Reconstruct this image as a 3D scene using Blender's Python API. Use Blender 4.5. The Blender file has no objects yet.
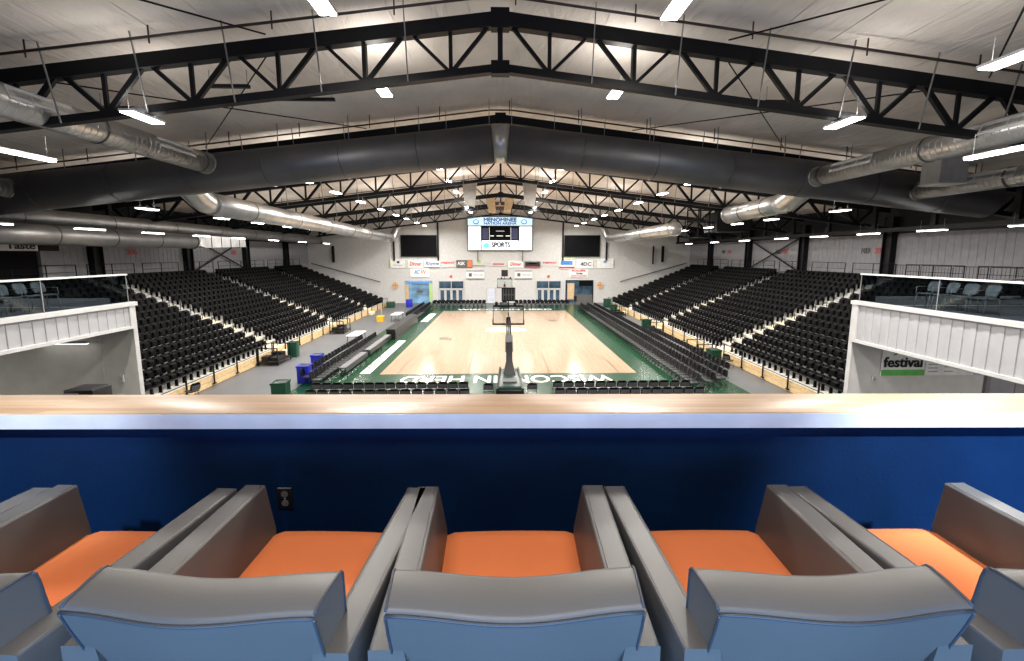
import bpy, bmesh, math, random
from mathutils import Vector, Matrix
random.seed(7)
PI = math.pi
C = bpy.context.scene.collection
scene = bpy.context.scene

# ------------------------------------------------------------------ materials
def mat(name, col, rough=0.6, metal=0.0, var=0.06, vscale=3.0, bump=0.0, bscale=40.0, spec=0.5, coat=0.0):
    m = bpy.data.materials.new(name); m.use_nodes = True
    nt = m.node_tree; b = nt.nodes['Principled BSDF']
    b.inputs['Roughness'].default_value = rough
    b.inputs['Metallic'].default_value = metal
    b.inputs['Specular IOR Level'].default_value = spec
    b.inputs['Coat Weight'].default_value = coat
    tc = nt.nodes.new('ShaderNodeTexCoord')
    n = nt.nodes.new('ShaderNodeTexNoise'); n.inputs['Scale'].default_value = vscale; n.inputs['Detail'].default_value = 3
    nt.links.new(tc.outputs['Object'], n.inputs['Vector'])
    r = nt.nodes.new('ShaderNodeValToRGB')
    c0 = [max(0, c*(1-var*2)) for c in col]; c1 = [min(1, c*(1+var*2)) for c in col]
    r.color_ramp.elements[0].position = .3; r.color_ramp.elements[1].position = .7
    r.color_ramp.elements[0].color = (*c0, 1); r.color_ramp.elements[1].color = (*c1, 1)
    nt.links.new(n.outputs['Fac'], r.inputs['Fac']); nt.links.new(r.outputs['Color'], b.inputs['Base Color'])
    if bump:
        n2 = nt.nodes.new('ShaderNodeTexNoise'); n2.inputs['Scale'].default_value = bscale; n2.inputs['Detail'].default_value = 4
        nt.links.new(tc.outputs['Object'], n2.inputs['Vector'])
        bp = nt.nodes.new('ShaderNodeBump'); bp.inputs['Strength'].default_value = bump; bp.inputs['Distance'].default_value = .02
        nt.links.new(n2.outputs['Fac'], bp.inputs['Height']); nt.links.new(bp.outputs['Normal'], b.inputs['Normal'])
    return m

def emit(name, col, s):
    m = bpy.data.materials.new(name); m.use_nodes = True
    b = m.node_tree.nodes['Principled BSDF']
    b.inputs['Base Color'].default_value = (*col, 1)
    b.inputs['Emission Color'].default_value = (*col, 1); b.inputs['Emission Strength'].default_value = s
    return m

def planks(name, a, b_, along='Y', bw=1.6, rh=.08, rough=.3, coat=.0, mortar=.002, spec=.5):
    m = mat(name, a, rough, coat=coat, spec=spec); nt = m.node_tree; b = nt.nodes['Principled BSDF']
    tc = nt.nodes.new('ShaderNodeTexCoord'); mp = nt.nodes.new('ShaderNodeMapping')
    if along == 'Y': mp.inputs['Rotation'].default_value = (0, 0, PI/2)
    br = nt.nodes.new('ShaderNodeTexBrick')
    br.inputs['Color1'].default_value = (*a, 1); br.inputs['Color2'].default_value = (*b_, 1)
    br.inputs['Mortar'].default_value = (*[c*.75 for c in a], 1)
    br.inputs['Scale'].default_value = 1; br.inputs['Mortar Size'].default_value = mortar
    br.inputs['Brick Width'].default_value = bw; br.inputs['Row Height'].default_value = rh
    br.inputs['Bias'].default_value = -.1
    nt.links.new(tc.outputs['Object'], mp.inputs['Vector']); nt.links.new(mp.outputs['Vector'], br.inputs['Vector'])
    n = nt.nodes.new('ShaderNodeTexNoise'); n.inputs['Scale'].default_value = 2
    mp2 = nt.nodes.new('ShaderNodeMapping'); mp2.inputs['Scale'].default_value = (20, .8, 20) if along == 'Y' else (.8, 20, 20)
    nt.links.new(tc.outputs['Object'], mp2.inputs['Vector']); nt.links.new(mp2.outputs['Vector'], n.inputs['Vector'])
    mx = nt.nodes.new('ShaderNodeMixRGB'); mx.blend_type = 'MULTIPLY'; mx.inputs['Fac'].default_value = .35
    nt.links.new(br.outputs['Color'], mx.inputs['Color1']); nt.links.new(n.outputs['Fac'], mx.inputs['Color2'])
    g = nt.nodes.new('ShaderNodeGamma'); g.inputs['Gamma'].default_value = .95
    nt.links.new(mx.outputs['Color'], g.inputs['Color']); nt.links.new(g.outputs['Color'], b.inputs['Base Color'])
    return m

M = {}
M['grey_vinyl'] = mat('grey_vinyl', (.092, .087, .083), .42, var=.02, bump=.05, bscale=260, spec=.5)
M['piping'] = mat('piping', (.035, .04, .05), .5)
M['orange_vinyl'] = mat('orange_vinyl', (.80, .225, .075), .5, var=.03, bump=.04, bscale=240, spec=.3)
M['dark_leg'] = mat('dark_leg', (.02, .02, .022), .4)
M['navy'] = mat('navy_paint', (.0012, .013, .050), .7, var=.1, vscale=2, bump=.08, bscale=60, spec=.08)
M['butcher'] = planks('butcher_block', (.56, .345, .195), (.42, .24, .125), 'X', .9, .04, .36, spec=.5)
M['ledge_white'] = mat('ledge_white', (.40, .41, .43), .4, var=.05, vscale=5)
M['white_metal'] = mat('white_metal', (.54, .54, .54), .5, var=.03)
M['white_panel'] = mat('white_panel', (.40, .40, .42), .55, var=.03)
M['side_panel'] = mat('side_panel', (.30, .30, .325), .6, var=.04)
M['end_paint'] = mat('end_paint', (.60, .595, .59), .7, var=.03)
M['beige_wall'] = mat('beige_wall', (.52, .51, .465), .75, var=.03)
M['grey_wall'] = mat('grey_wall', (.60, .59, .58), .75, var=.03)
M['dark_steel'] = mat('dark_steel', (.006, .006, .008), .5, spec=.25)
M['black'] = mat('black_plastic', (.008, .008, .009), .35)
M['screen_black'] = mat('screen_black', (.004, .004, .005), .6, spec=.08)
M['seat_black'] = mat('seat_black', (.0018, .0018, .0023), .5, var=.1, spec=.09)
M['chair_black'] = mat('chair_black', (.004, .004, .005), .4, var=.1, spec=.12)
M['chair_grey'] = mat('chair_grey', (.035, .035, .038), .38, var=.1)
M['back_sheen_panel'] = mat('back_sheen_panel', (.07, .07, .075), .4)  # lighter grey stands in for sheen on the black backrest
M['chair_frame'] = mat('chair_frame', (.03, .03, .032), .3, .6)
M['chrome'] = mat('chrome', (.5, .5, .52), .3, .9)
M['duct'] = mat('duct_metal', (.46, .455, .45), .33, .85, var=.08, vscale=1.5)
M['duct_side'] = mat('duct_side_metal', (.24, .235, .235), .4, .8, var=.08, vscale=1.5)
M['duct_big'] = mat('duct_big_metal', (.12, .118, .125), .45, .6, var=.06, vscale=.8)
M['duct_band'] = mat('duct_band', (.12, .12, .12), .4, .8)
M['concrete'] = mat('concrete', (.10, .104, .112), .45, var=.05, vscale=.5)
M['deck_floor'] = mat('deck_floor', (.10, .10, .11), .7)
M['suite_floor'] = mat('suite_carpet', (.03, .03, .035), .95)
M['alu_deck'] = mat('stand_decking', (.55, .54, .50), .6)
M['stand_wood'] = mat('stand_wood', (.66, .47, .24), .5, var=.08, vscale=6)
M['step_cream'] = mat('step_cream', (.70, .60, .42), .55, var=.08)
M['step_grey'] = mat('step_grey', (.42, .42, .41), .6)
M['court'] = planks('court_maple', (.48, .345, .235), (.43, .30, .20), 'Y', 2.4, .07, .16, .0)
M['green'] = mat('court_green', (.006, .046, .019), .26, spec=.35, var=.08, vscale=.6)
M['line_grey'] = mat('line_grey', (.10, .065, .045), .3, spec=.15)
M['paint_white'] = mat('paint_white', (.85, .86, .84), .25)
M['paint_green'] = mat('paint_green', (.18, .60, .16), .3)
M['bin_green'] = mat('bin_green', (.004, .05, .026), .4)
M['hoop_base'] = mat('hoop_base', (.006, .03, .022), .35)
M['bin_blue'] = mat('bin_blue', (.01, .02, .42), .4)
M['yellow'] = mat('yellow', (.75, .45, .02), .4)
M['red'] = mat('red_paint', (.62, .04, .05), .5)
M['blue_text'] = mat('blue_text', (.04, .12, .35), .5)
M['sign_orange'] = mat('sign_orange', (.75, .18, .06), .5)
M['sign_blue'] = mat('sign_blue', (.08, .25, .65), .5)
M['sign_green'] = mat('sign_green', (.12, .48, .10), .5)
M['sign_grey'] = mat('sign_grey', (.11, .11, .11), .5)
M['sign_lime'] = mat('sign_lime', (.45, .62, .22), .5)
M['sign_tan'] = mat('sign_tan', (.62, .45, .27), .5)
M['sign_white'] = mat('sign_white', (.82, .82, .82), .5)
M['mural_sky'] = mat('mural_sky', (.16, .32, .50), .6, var=.25, vscale=.8)
M['glass_blue'] = mat('glazing', (.05, .09, .14), .1, var=.3, vscale=.7)
M['deck_chair'] = mat('deck_chair_shell', (.11, .125, .135), .45)
M['speaker_grey'] = mat('speaker_grey', (.40, .39, .37), .6)
M['speaker_beige'] = mat('speaker_beige', (.60, .47, .31), .6)
M['speaker_brown'] = mat('speaker_brown', (.10, .06, .05), .6)
M['pipe'] = mat('sprinkler_pipe', (.03, .02, .02), .5)
M['brace_grey'] = mat('brace_grey', (.22, .22, .22), .5)
M['cloth_grey'] = mat('cloth_grey', (.13, .13, .14), .7)
M['net_white'] = mat('net_white', (.7, .7, .7), .7)
M['lamp_on'] = emit('lamp_on', (1, .98, .95), 14)
M['led_white'] = emit('led_white', (.93, .97, 1), 1.0)
M['led_header'] = emit('led_header', (.55, .76, .96), .75)
M['led_text'] = emit('led_text', (.02, .02, .03), .02)
M['led_blue'] = emit('led_blue', (.03, .12, .36), .12)
M['led_teal'] = emit('led_teal', (.12, .62, .75), .8)
M['led_dim'] = emit('led_dim', (.03, .035, .09), .5)
M['led_digit'] = emit('led_digit', (.8, .8, .75), .8)

def glass_mat():
    m = bpy.data.materials.new('rail_glass'); m.use_nodes = True; nt = m.node_tree
    nt.nodes.clear(); o = nt.nodes.new('ShaderNodeOutputMaterial')
    t = nt.nodes.new('ShaderNodeBsdfTransparent'); t.inputs['Color'].default_value = (.50, .56, .60, 1)
    g = nt.nodes.new('ShaderNodeBsdfGlossy'); g.inputs['Roughness'].default_value = .04
    mx = nt.nodes.new('ShaderNodeMixShader'); mx.inputs[0].default_value = .07
    nt.links.new(t.outputs[0], mx.inputs[1]); nt.links.new(g.outputs[0], mx.inputs[2]); nt.links.new(mx.outputs[0], o.inputs[0])
    return m
M['glass'] = glass_mat()
M['clear_glass'] = glass_mat(); M['clear_glass'].name = 'clear_glass'; M['clear_glass'].node_tree.nodes['Transparent BSDF'].inputs[0].default_value = (.93, .95, .95, 1)

def roof_mat():
    m = mat('roof_insulation', (.74, .675, .62), .75, var=.07, vscale=.35)
    nt = m.node_tree; b = nt.nodes['Principled BSDF']
    tc = nt.nodes.new('ShaderNodeTexCoord'); mp = nt.nodes.new('ShaderNodeMapping')
    mp.inputs['Scale'].default_value = (.9, .25, .9)
    n = nt.nodes.new('ShaderNodeTexNoise'); n.inputs['Scale'].default_value = 2.2; n.inputs['Detail'].default_value = 5; n.inputs['Distortion'].default_value = 1.2
    nt.links.new(tc.outputs['Object'], mp.inputs['Vector']); nt.links.new(mp.outputs['Vector'], n.inputs['Vector'])
    bp = nt.nodes.new('ShaderNodeBump'); bp.inputs['Strength'].default_value = .55; bp.inputs['Distance'].default_value = .22
    nt.links.new(n.outputs['Fac'], bp.inputs['Height']); nt.links.new(bp.outputs['Normal'], b.inputs['Normal'])
    return m
M['roof'] = roof_mat()

# ------------------------------------------------------------------ mesh helpers
class MB:
    def __init__(s): s.v = []; s.f = []; s.sm = []; s.mi = []; s.cur = 0
    def quad(s, *pts, smooth=False):
        i = len(s.v); s.v += [tuple(p) for p in pts]; s.f.append(tuple(range(i, i+len(pts)))); s.sm.append(smooth); s.mi.append(s.cur)
    def hexa(s, p, smooth=False):      # p: 4 bottom ccw, 4 top ccw
        i = len(s.v); s.v += [tuple(q) for q in p]
        for f in ((3,2,1,0), (4,5,6,7), (0,1,5,4), (1,2,6,5), (2,3,7,6), (3,0,4,7)):
            s.f.append(tuple(i+k for k in f)); s.sm.append(smooth); s.mi.append(s.cur)
    def box(s, x0, x1, y0, y1, z0, z1):
        s.hexa([(x0,y0,z0),(x1,y0,z0),(x1,y1,z0),(x0,y1,z0),(x0,y0,z1),(x1,y0,z1),(x1,y1,z1),(x0,y1,z1)])
    def cbox(s, c, d, rz=0):
        a, b, e = d[0]/2, d[1]/2, d[2]/2; cs, sn = math.cos(rz), math.sin(rz)
        P = []
        for z in (-e, e):
            for x, y in ((-a,-b),(a,-b),(a,b),(-a,b)): P.append((c[0]+x*cs-y*sn, c[1]+x*sn+y*cs, c[2]+z))
        s.hexa(P)
    def beam(s, p0, p1, w, h):         # rectangular bar between points, h along up
        p0, p1 = Vector(p0), Vector(p1); d = (p1-p0).normalized()
        up = Vector((0,0,1)) if abs(d.z) < .95 else Vector((0,1,0))
        r = d.cross(up).normalized(); u = r.cross(d).normalized(); r *= w/2; u *= h/2
        s.hexa([p0-r-u, p0+r-u, p1+r-u, p1-r-u, p0-r+u, p0+r+u, p1+r+u, p1-r+u])
    def tube(s, pts, r, n=8, caps=True, r2=None):
        pts = [Vector(p) for p in pts]; base = len(s.v); prev = None
        for k, p in enumerate(pts):
            if k == 0: d = pts[1]-pts[0]
            elif k == len(pts)-1: d = pts[-1]-pts[-2]
            else: d = (pts[k+1]-p).normalized()+(p-pts[k-1]).normalized()
            d.normalize()
            if prev is None:
                a = Vector((0,0,1)) if abs(d.z) < .9 else Vector((1,0,0))
                u = d.cross(a).normalized()
            else: u = (prev-d*prev.dot(d)).normalized()
            w = d.cross(u); prev = u
            rr = r if r2 is None else r+(r2-r)*k/(len(pts)-1)
            for j in range(n):
                t = 2*PI*j/n; s.v.append(tuple(p+(u*math.cos(t)+w*math.sin(t))*rr))
        for k in range(len(pts)-1):
            for j in range(n):
                a = base+k*n+j; b = base+k*n+(j+1) % n
                s.f.append((a, b, b+n, a+n)); s.sm.append(True); s.mi.append(s.cur)
        if caps:
            s.f.append(tuple(base+j for j in range(n))[::-1]); s.sm.append(False); s.mi.append(s.cur)
            s.f.append(tuple(base+(len(pts)-1)*n+j for j in range(n))); s.sm.append(False); s.mi.append(s.cur)
    def ring(s, c, axis, r, w, t, n=24):  # flat band round a duct
        c = Vector(c); a = Vector(axis).normalized()
        s.tube([c-a*w/2, c+a*w/2], r+t, n)
    def grid(s, rows, closed=False, smooth=True):
        base = len(s.v); n = len(rows[0])
        for r in rows: s.v += [tuple(p) for p in r]
        for i in range(len(rows)-1):
            for j in range(n if closed else n-1):
                a = base+i*n+j; b = base+i*n+(j+1) % n
                s.f.append((a, b, b+n, a+n)); s.sm.append(smooth); s.mi.append(s.cur)
    def add(s, other, mtx):
        i = len(s.v); s.v += [tuple(mtx @ Vector(p)) for p in other.v]
        s.f += [tuple(k+i for k in f) for f in other.f]; s.sm += other.sm; s.mi += other.mi
    def mesh(s, name, mats):
        me = bpy.data.meshes.new(name); me.from_pydata(s.v, [], s.f)
        me.polygons.foreach_set('use_smooth', s.sm)
        if not isinstance(mats, (list, tuple)): mats = [mats]
        for m in mats: me.materials.append(m)
        if len(mats) > 1: me.polygons.foreach_set('material_index', s.mi)
        me.update(); return me
    def build(s, name, mats, parent=None, loc=(0,0,0), rz=0, bevel=0, seg=2):
        o = bpy.data.objects.new(name, s.mesh(name, mats)); C.objects.link(o)
        o.location = loc; o.rotation_euler = (0, 0, rz)
        if parent: o.parent = parent
        if bevel:
            m = o.modifiers.new('bevel', 'BEVEL'); m.width = bevel; m.segments = seg; m.limit_method = 'ANGLE'; m.angle_limit = .6
            m.harden_normals = False
            for p in o.data.polygons: p.use_smooth = True
        return o

def tag(o, label=None, cat=None, group=None, kind=None):
    if label: o['label'] = label
    if cat: o['category'] = cat
    if group: o['group'] = group
    if kind: o['kind'] = kind
    return o
def empty(name, loc=(0,0,0), rz=0, label=None, cat=None, group=None):
    o = bpy.data.objects.new(name, None); C.objects.link(o); o.location = loc; o.rotation_euler = (0,0,rz)
    o.empty_display_size = .2
    return tag(o, label, cat, group)
def struct(o): o['kind'] = 'structure'; return o
def part(name, parent, m, fn, **k):
    b = MB(); fn(b); return b.build(name, m, parent, **k)
def dup(root, name, loc, rz=0):
    r = root.copy(); r.name = name; C.objects.link(r); r.location = loc; r.rotation_euler = (0,0,rz)
    for ch in list(root.children):
        c = ch.copy(); C.objects.link(c); c.parent = r
        for g in ch.children:
            d = g.copy(); C.objects.link(d); d.parent = c
    return r
def text(s, size, loc, rot, m, name, parent=None, extrude=.01, align='CENTER', width=None, bold=0, shear=0, thick=0):
    cu = bpy.data.curves.new('t', 'FONT'); cu.body = s; cu.size = size; cu.extrude = extrude
    cu.align_x = align; cu.align_y = 'CENTER'; cu.resolution_u = 3; cu.offset = bold; cu.shear = shear
    t = bpy.data.objects.new('t', cu); C.objects.link(t); bpy.context.view_layer.update()
    me = bpy.data.meshes.new_from_object(t); bpy.data.objects.remove(t); bpy.data.curves.remove(cu)
    if width:
        xs = [v.co.x for v in me.vertices]; w = max(xs)-min(xs)
        for v in me.vertices: v.co.x *= width/w
    if thick:      # heavier strokes: shifted copies of the glyphs in one mesh
        bm = bmesh.new(); bm.from_mesh(me); src = me.copy()
        for dx, dy, dz in ((-thick, 0, .0004), (thick, 0, .0008), (0, thick, .0012), (0, -thick, .0016)):
            n0 = len(bm.verts); bm.from_mesh(src); bm.verts.ensure_lookup_table()
            for v in bm.verts[n0:]: v.co += Vector((dx, dy, dz))
        bm.to_mesh(me); bm.free(); bpy.data.meshes.remove(src)
    me.materials.clear(); me.materials.append(m)
    for p in me.polygons: p.material_index = 0
    o = bpy.data.objects.new(name, me); C.objects.link(o); o.location = loc; o.rotation_euler = rot
    if parent: o.parent = parent
    return o
ORD = ['zeroth','first','second','third','fourth','fifth','sixth','seventh','eighth','ninth','tenth','eleventh','twelfth','thirteenth','fourteenth','fifteenth','sixteenth','seventeenth','eighteenth','nineteenth','twentieth']
TENS = {20:'twenty',30:'thirty',40:'forty',50:'fifty',60:'sixty',70:'seventy',80:'eighty',90:'ninety'}
def ordn(n):
    if n <= 20: return ORD[n]
    t, u = n//10*10, n % 10
    return (TENS[t][:-1]+'ieth') if u == 0 else TENS[t]+'-'+ORD[u]

# ------------------------------------------------------------------ camera
F_PX = 434.7; CX = 512; CY = 311.3; TH = math.radians(7.5); PS = math.radians(1.45); H = 7.05
cam = bpy.data.cameras.new('camera'); cam.sensor_width = 36; cam.lens = F_PX/1024*36
cam.shift_y = -(330.5-CY)/1024; cam.clip_start = .05; cam.clip_end = 300
co = bpy.data.objects.new('camera', cam); C.objects.link(co)
co.location = (0, 0, H); co.rotation_euler = (PI/2-TH, 0, -PS); scene.camera = co
def px(X, Y, Z):
    c, s, cp, sp = math.cos(TH), math.sin(TH), math.cos(PS), math.sin(PS)
    z = Z-H; f = X*sp*c+Y*cp*c-z*s; r = X*cp-Y*sp; u = X*sp*s+Y*cp*s+z*c
    return CX+F_PX*r/f, CY-F_PX*u/f, f

# ------------------------------------------------------------------ room shell
W = 27.4; Y0 = -5.0; Y1 = 63.0
RID = 13.9; SL = .12
def roofz(x): return RID-SL*abs(x)
b = MB()
b.box(-W-.5, W+.5, Y0-.5, Y1+.5, -.3, 0); struct(b.build('floor', M['concrete']))
for sgn, nm in ((-1, 'ceiling_left'), (1, 'ceiling_right')):
    b = MB(); x1 = sgn*(W+.4)
    P = [(0, Y0-.4), (x1, Y0-.4), (x1, Y1+.4), (0, Y1+.4)]
    if sgn < 0: P = P[::-1]
    b.hexa([(x, y, roofz(x)) for x, y in P]+[(x, y, roofz(x)+.25) for x, y in P])
    # seams of the insulation blankets, one ridge every purlin line
    for k in range(1, 19):
        x = sgn*k*1.5
        b.beam((x, Y0, roofz(x)-.01), (x, Y1, roofz(x)-.005), .03, .015)
    struct(b.build(nm, M['roof']))
# end wall (far) with ribs above, painted below
b = MB()
def gable(bm, y0, y1, z0=0):
    pts = [(-W, z0), (W, z0), (W, roofz(W)), (0, RID), (-W, roofz(W))]
    i = len(bm.v)
    bm.v += [(x, y0, z) for x, z in pts]+[(x, y1, z) for x, z in pts]
    bm.f.append(tuple(i+k for k in range(5))); bm.f.append(tuple(i+5+k for k in range(5))[::-1])
    for k in range(5): bm.f.append((i+k, i+5+k, i+5+(k+1) % 5, i+(k+1) % 5))
    bm.sm += [False]*7; bm.mi += [0]*7
gable(b, Y1, Y1+.3)
x = -W+.3
while x < W:
    b.box(x, x+.06, Y1-.02, Y1+.01, 5.2, roofz(x)-.1); x += .9
struct(b.build('wall_back', M['end_paint']))
b = MB(); gable(b, Y0-.3, Y0); struct(b.build('wall_front', M['side_panel']))
for sgn, nm in ((-1, 'wall_left'), (1, 'wall_right')):
    b = MB(); x0, x1 = sorted((sgn*W, sgn*(W+.3)))
    b.box(x0, x1, Y0, Y1, 0, 8.45)
    y = Y0+.3
    while y < Y1:
        xx = sgn*(W-.015); b.box(min(xx, xx+sgn*.03), max(xx, xx+sgn*.03), y, y+.07, 5.7, 8.42); y += .45
    struct(b.build(nm, M['side_panel']))
    b = MB(); b.box(x0, x1, Y0, Y1, 8.45, roofz(W)+.1)
    struct(b.build('trim_1' if sgn < 0 else 'trim_2', M['dark_steel']))
# wall columns
for sgn, nm in ((-1, 'left'), (1, 'right')):
    for k in range(1, 7):
        y = 4+8.7*k
        b = MB(); cx = sgn*(W-.22)
        b.box(cx-.22, cx+.22, y-.36, y-.31, 5.4, 9.6); b.box(cx-.22, cx+.22, y+.31, y+.36, 5.4, 9.6); b.box(cx-.04, cx+.04, y-.31, y+.31, 5.4, 9.6)
        b.box(cx-.18, cx+.18, y-.34, y+.34, 8.9, 9.5)
        o = b.build('steel_column', M['dark_steel'])
        tag(o, f'black steel wall column, {ordn(k)} from the near end along the {nm} wall', 'column', f'steel columns on the {nm} wall')
# ---- cross bracing on side walls
for sgn, nm, ys in ((-1, 'left', (39.2, 47.1)), (1, 'right', (39.2, 47.1))):
    e = empty('wall_cross_brace', (sgn*(W-.3), ys[0], 5.5), 0, f'thin black X-shaped wall brace between two columns on the {nm} wall', 'brace')
    for a, c in (((0,0,0), (0, ys[1]-ys[0], 3.0)), ((0,0,3.0), (0, ys[1]-ys[0], 0))):
        part('rod', e, M['dark_steel'], lambda q: q.beam(a, c, .1, .1))
# ---- section numbers
ZR = (PI/2, 0, -PI/2)   # text on the right wall, facing -X
ZL = (PI/2, 0, PI/2)
for s, y, m, lab in (('103', 32.25, 'black', 'black section number 103 on the right wall'), ('203', 31.0, 'red', 'red section number 203 beside the black 103'),
                     ('102', 42.6, 'black', 'black section number 102 behind the right wall cross brace'), ('202', 41.6, 'red', 'red section number 202 behind the right wall cross brace'),
                     ('101', 53.2, 'black', 'black section number 101 near the far end of the right wall'), ('201', 51.8, 'red', 'red section number 201 near the far end of the right wall')):
    o = text(s, .58, (W-.08, y, 7.28), ZR, M[m], 'section_number'); tag(o, lab, 'sign')
for s, y, lab in (('206', 33.2, 'red section number 206 on the left wall nearest the camera'), ('205', 45.6, 'red section number 205 by the left wall cross brace')):
    o = text(s, .62, (-W+.08, y, 7.2), ZL, M['red'], 'section_number'); tag(o, lab, 'sign')

# ------------------------------------------------------------------ court floor
b = MB(); b.box(-10.9, 12.7, 19.0, 60.3, -.1, .012); struct(b.build('floor_apron', M['green']))
XC = .45; CY0 = 25.1; CY1 = 53.9
b = MB(); b.box(XC-7.62, XC+7.62, CY0, CY1, 0, .02); struct(b.build('floor_court', M['court']))
b = MB(); zt = .0215
def strip(bm, p0, p1, w):
    d = Vector((p1[0]-p0[0], p1[1]-p0[1], 0)).normalized(); n = Vector((-d.y, d.x, 0))*w/2
    a, c = Vector((p0[0], p0[1], zt)), Vector((p1[0], p1[1], zt))
    bm.quad(a-n, c-n, c+n, a+n) if (Vector((0,0,1)).dot((c-a).cross(n)) > 0) else bm.quad(a+n, c+n, c-n, a-n)
for s, yb in ((1, CY0), (-1, CY1)):
    ay = yb+s*1.6; R = 6.75
    pts = [(XC-6.6, yb), (XC-6.6, yb+s*2.9)]
    for k in range(0, 25):
        t = PI-math.asin(1.3/6.75)-(PI-2*math.asin(1.3/6.75))*k/24
        pts.append((XC+R*math.cos(t), ay+s*R*math.sin(t)))
    pts += [(XC+6.6, yb+s*2.9), (XC+6.6, yb)]
    for a, c in zip(pts, pts[1:]): strip(b, a, c, .06)
    for xx in (-2.44, 2.44): strip(b, (XC+xx, yb), (XC+xx, yb+s*5.8), .04)
    strip(b, (XC-2.44, yb+s*5.8), (XC+2.44, yb+s*5.8), .04)
    pts = [(XC+1.8*math.cos(t*PI/12), yb+s*5.8+1.8*math.sin(t*PI/12)) for t in range(25)]
    for a, c in zip(pts, pts[1:]): strip(b, a, c, .04)
my = (CY0+CY1)/2
strip(b, (XC-7.6, my), (XC+7.6, my), .05)
struct(b.build('floor_court_lines', M['line_grey']))
# painted words and marks on the apron and the court
def words(s, size, loc, rz, m, width, lab, bold=.02):
    o = text(s, size, loc, (0, 0, rz), m, 'painted_lettering', None, .002, width=width, thick=bold)
    return tag(o, lab, 'floor marking')
words('WISCONSIN HERD', 1.95, (.3, 24.05, .016), PI, M['paint_white'], 12.0, 'large white lettering WISCONSIN HERD on the green strip at the near baseline', .03)
words('WISCONSIN HERD', 1.7, (.5, 55.2, .016), 0, M['paint_white'], 12.0, 'large white lettering on the green strip at the far baseline', .04)
b = MB(); b.box(-8.4, -7.8, 25.3, 35.2, .005, .018)
o = b.build('painted_band', M['paint_white']); tag(o, 'white painted band with faint lettering along the left sideline, nearest one', 'floor marking')
text('MENOMINEE', .6, (-8.12-(-8.125), 0, 0), (0,0,PI/2), M['sign_grey'], 'lettering', None, .001, width=8.6, thick=.03).location = (-8.12, 30.2, .0195)
lt = [q for q in bpy.data.objects if q.name.startswith('lettering')][0]
tag(lt, 'pale grey lettering inside the white left sideline band', 'floor marking'); lt.data.materials[0] = mat('faint_letter', (.10,.11,.10), .4)
b = MB(); b.box(-8.45, -7.7, 45.2, 51.5, .005, .018); o = b.build('painted_band', M['paint_white']); tag(o, 'white painted band along the far end of the left sideline', 'floor marking')
# centre swoosh logo
e = empty('court_logo', (XC, my, .021), 0, 'white brush stroke logo with a green streak at centre court', 'floor marking')
def stroke(x0, x1, y, h, z=0):
    def f(q):
        n = 14; up = []; lo = []
        for k in range(n+1):
            t = k/n; x = x0+(x1-x0)*t; th = h*math.sin(PI*min(1, t*.9+.08))**.6
            up.append((x, y+.4*math.sin(t*PI)+th/2, z)); lo.append((x, y+.4*math.sin(t*PI)-th/2, z))
        for k in range(n): q.quad(lo[k], lo[k+1], up[k+1], up[k], smooth=False)
    return f
part('white_stroke', e, M['paint_white'], stroke(-1.9, 1.9, .5, 2.4))
part('green_stroke', e, M['paint_green'], stroke(-1.5, .3, -1.0, .45, .001))
for (x, y, lab) in ((-4.6, 35.8, 'small dark emblem painted on the left half of the court'), (5.6, 45.6, 'small dark emblem painted on the right half of the court')):
    b = MB()
    for k in range(4):
        b.quad((x-.55+k*.28, y-.5, .0215), (x-.42+k*.28, y-.5, .0215), (x-.36+k*.28, y+.55-(k % 2)*.25, .0215), (x-.52+k*.28, y+.55-(k % 2)*.25, .0215))
    b.quad((x-.6, y+.45, .0217), (x+.1, y+.55, .0217), (x+.1, y+.75, .0217), (x-.6, y+.7, .0217))
    tag(b.build('court_emblem', M['chair_grey']), lab, 'floor marking')

# ------------------------------------------------------------------ roof trusses
TY = [4+8.7*k for k in range(0, 7)]
def ztop(x): return 13.33-.122*abs(x)
XE = 26.9
for ti, y in enumerate(TY[1:], 1):
    e = empty('roof_truss', (0, y, 12), 0, f'black steel roof truss spanning the hall, {ordn(ti)} from the camera', 'truss', 'roof trusses')
    L = lambda p: (p[0], 0, p[1]-12)
    def chord(q, dz, w, h):
        for s in (-1, 1): q.beam(L((0, 13.33+dz)), L((s*XE, ztop(XE)+dz)), w, h)
        q.cbox((0, 0, 13.33+dz-12), (.5, w+.04, h+.14))
    part('top_chord', e, M['dark_steel'], lambda q: chord(q, 0, .26, .36))
    part('bottom_chord', e, M['dark_steel'], lambda q: chord(q, -1.24, .24, .2))
    part('web_member', e, M['dark_steel'], lambda q: q.beam(L((0, 13.2)), L((0, 12.1)), .14, .14))
    for s in (-1, 1):
        for k in range(11):
            xb = s*(1.35+2.33*k); xt0 = s*(.2+2.33*k); xt1 = s*(2.5+2.33*k)
            if abs(xt1) > XE: break
            w = .09+.012*k
            hv = .2 if k == 1 else .08
            for a, c, ww in (((xb, ztop(xb)-1.2), (xt0, ztop(xt0)), w), ((xb, ztop(xb)-1.2), (xt1, ztop(xt1)), w*.85), ((xb, ztop(xb)-1.2), (xb, ztop(xb)), hv)):
                part('web_member', e, M['dark_steel'], lambda q: q.beam(L(a), L(c), .1, ww))
            if k < 6:
                part('flange_brace', e, M['brace_grey'], lambda q: q.beam((xt1, -.5, roofz(xt1)-12.05), (xt1, -.14, ztop(xt1)-1.34-12), .026, .035))
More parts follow.
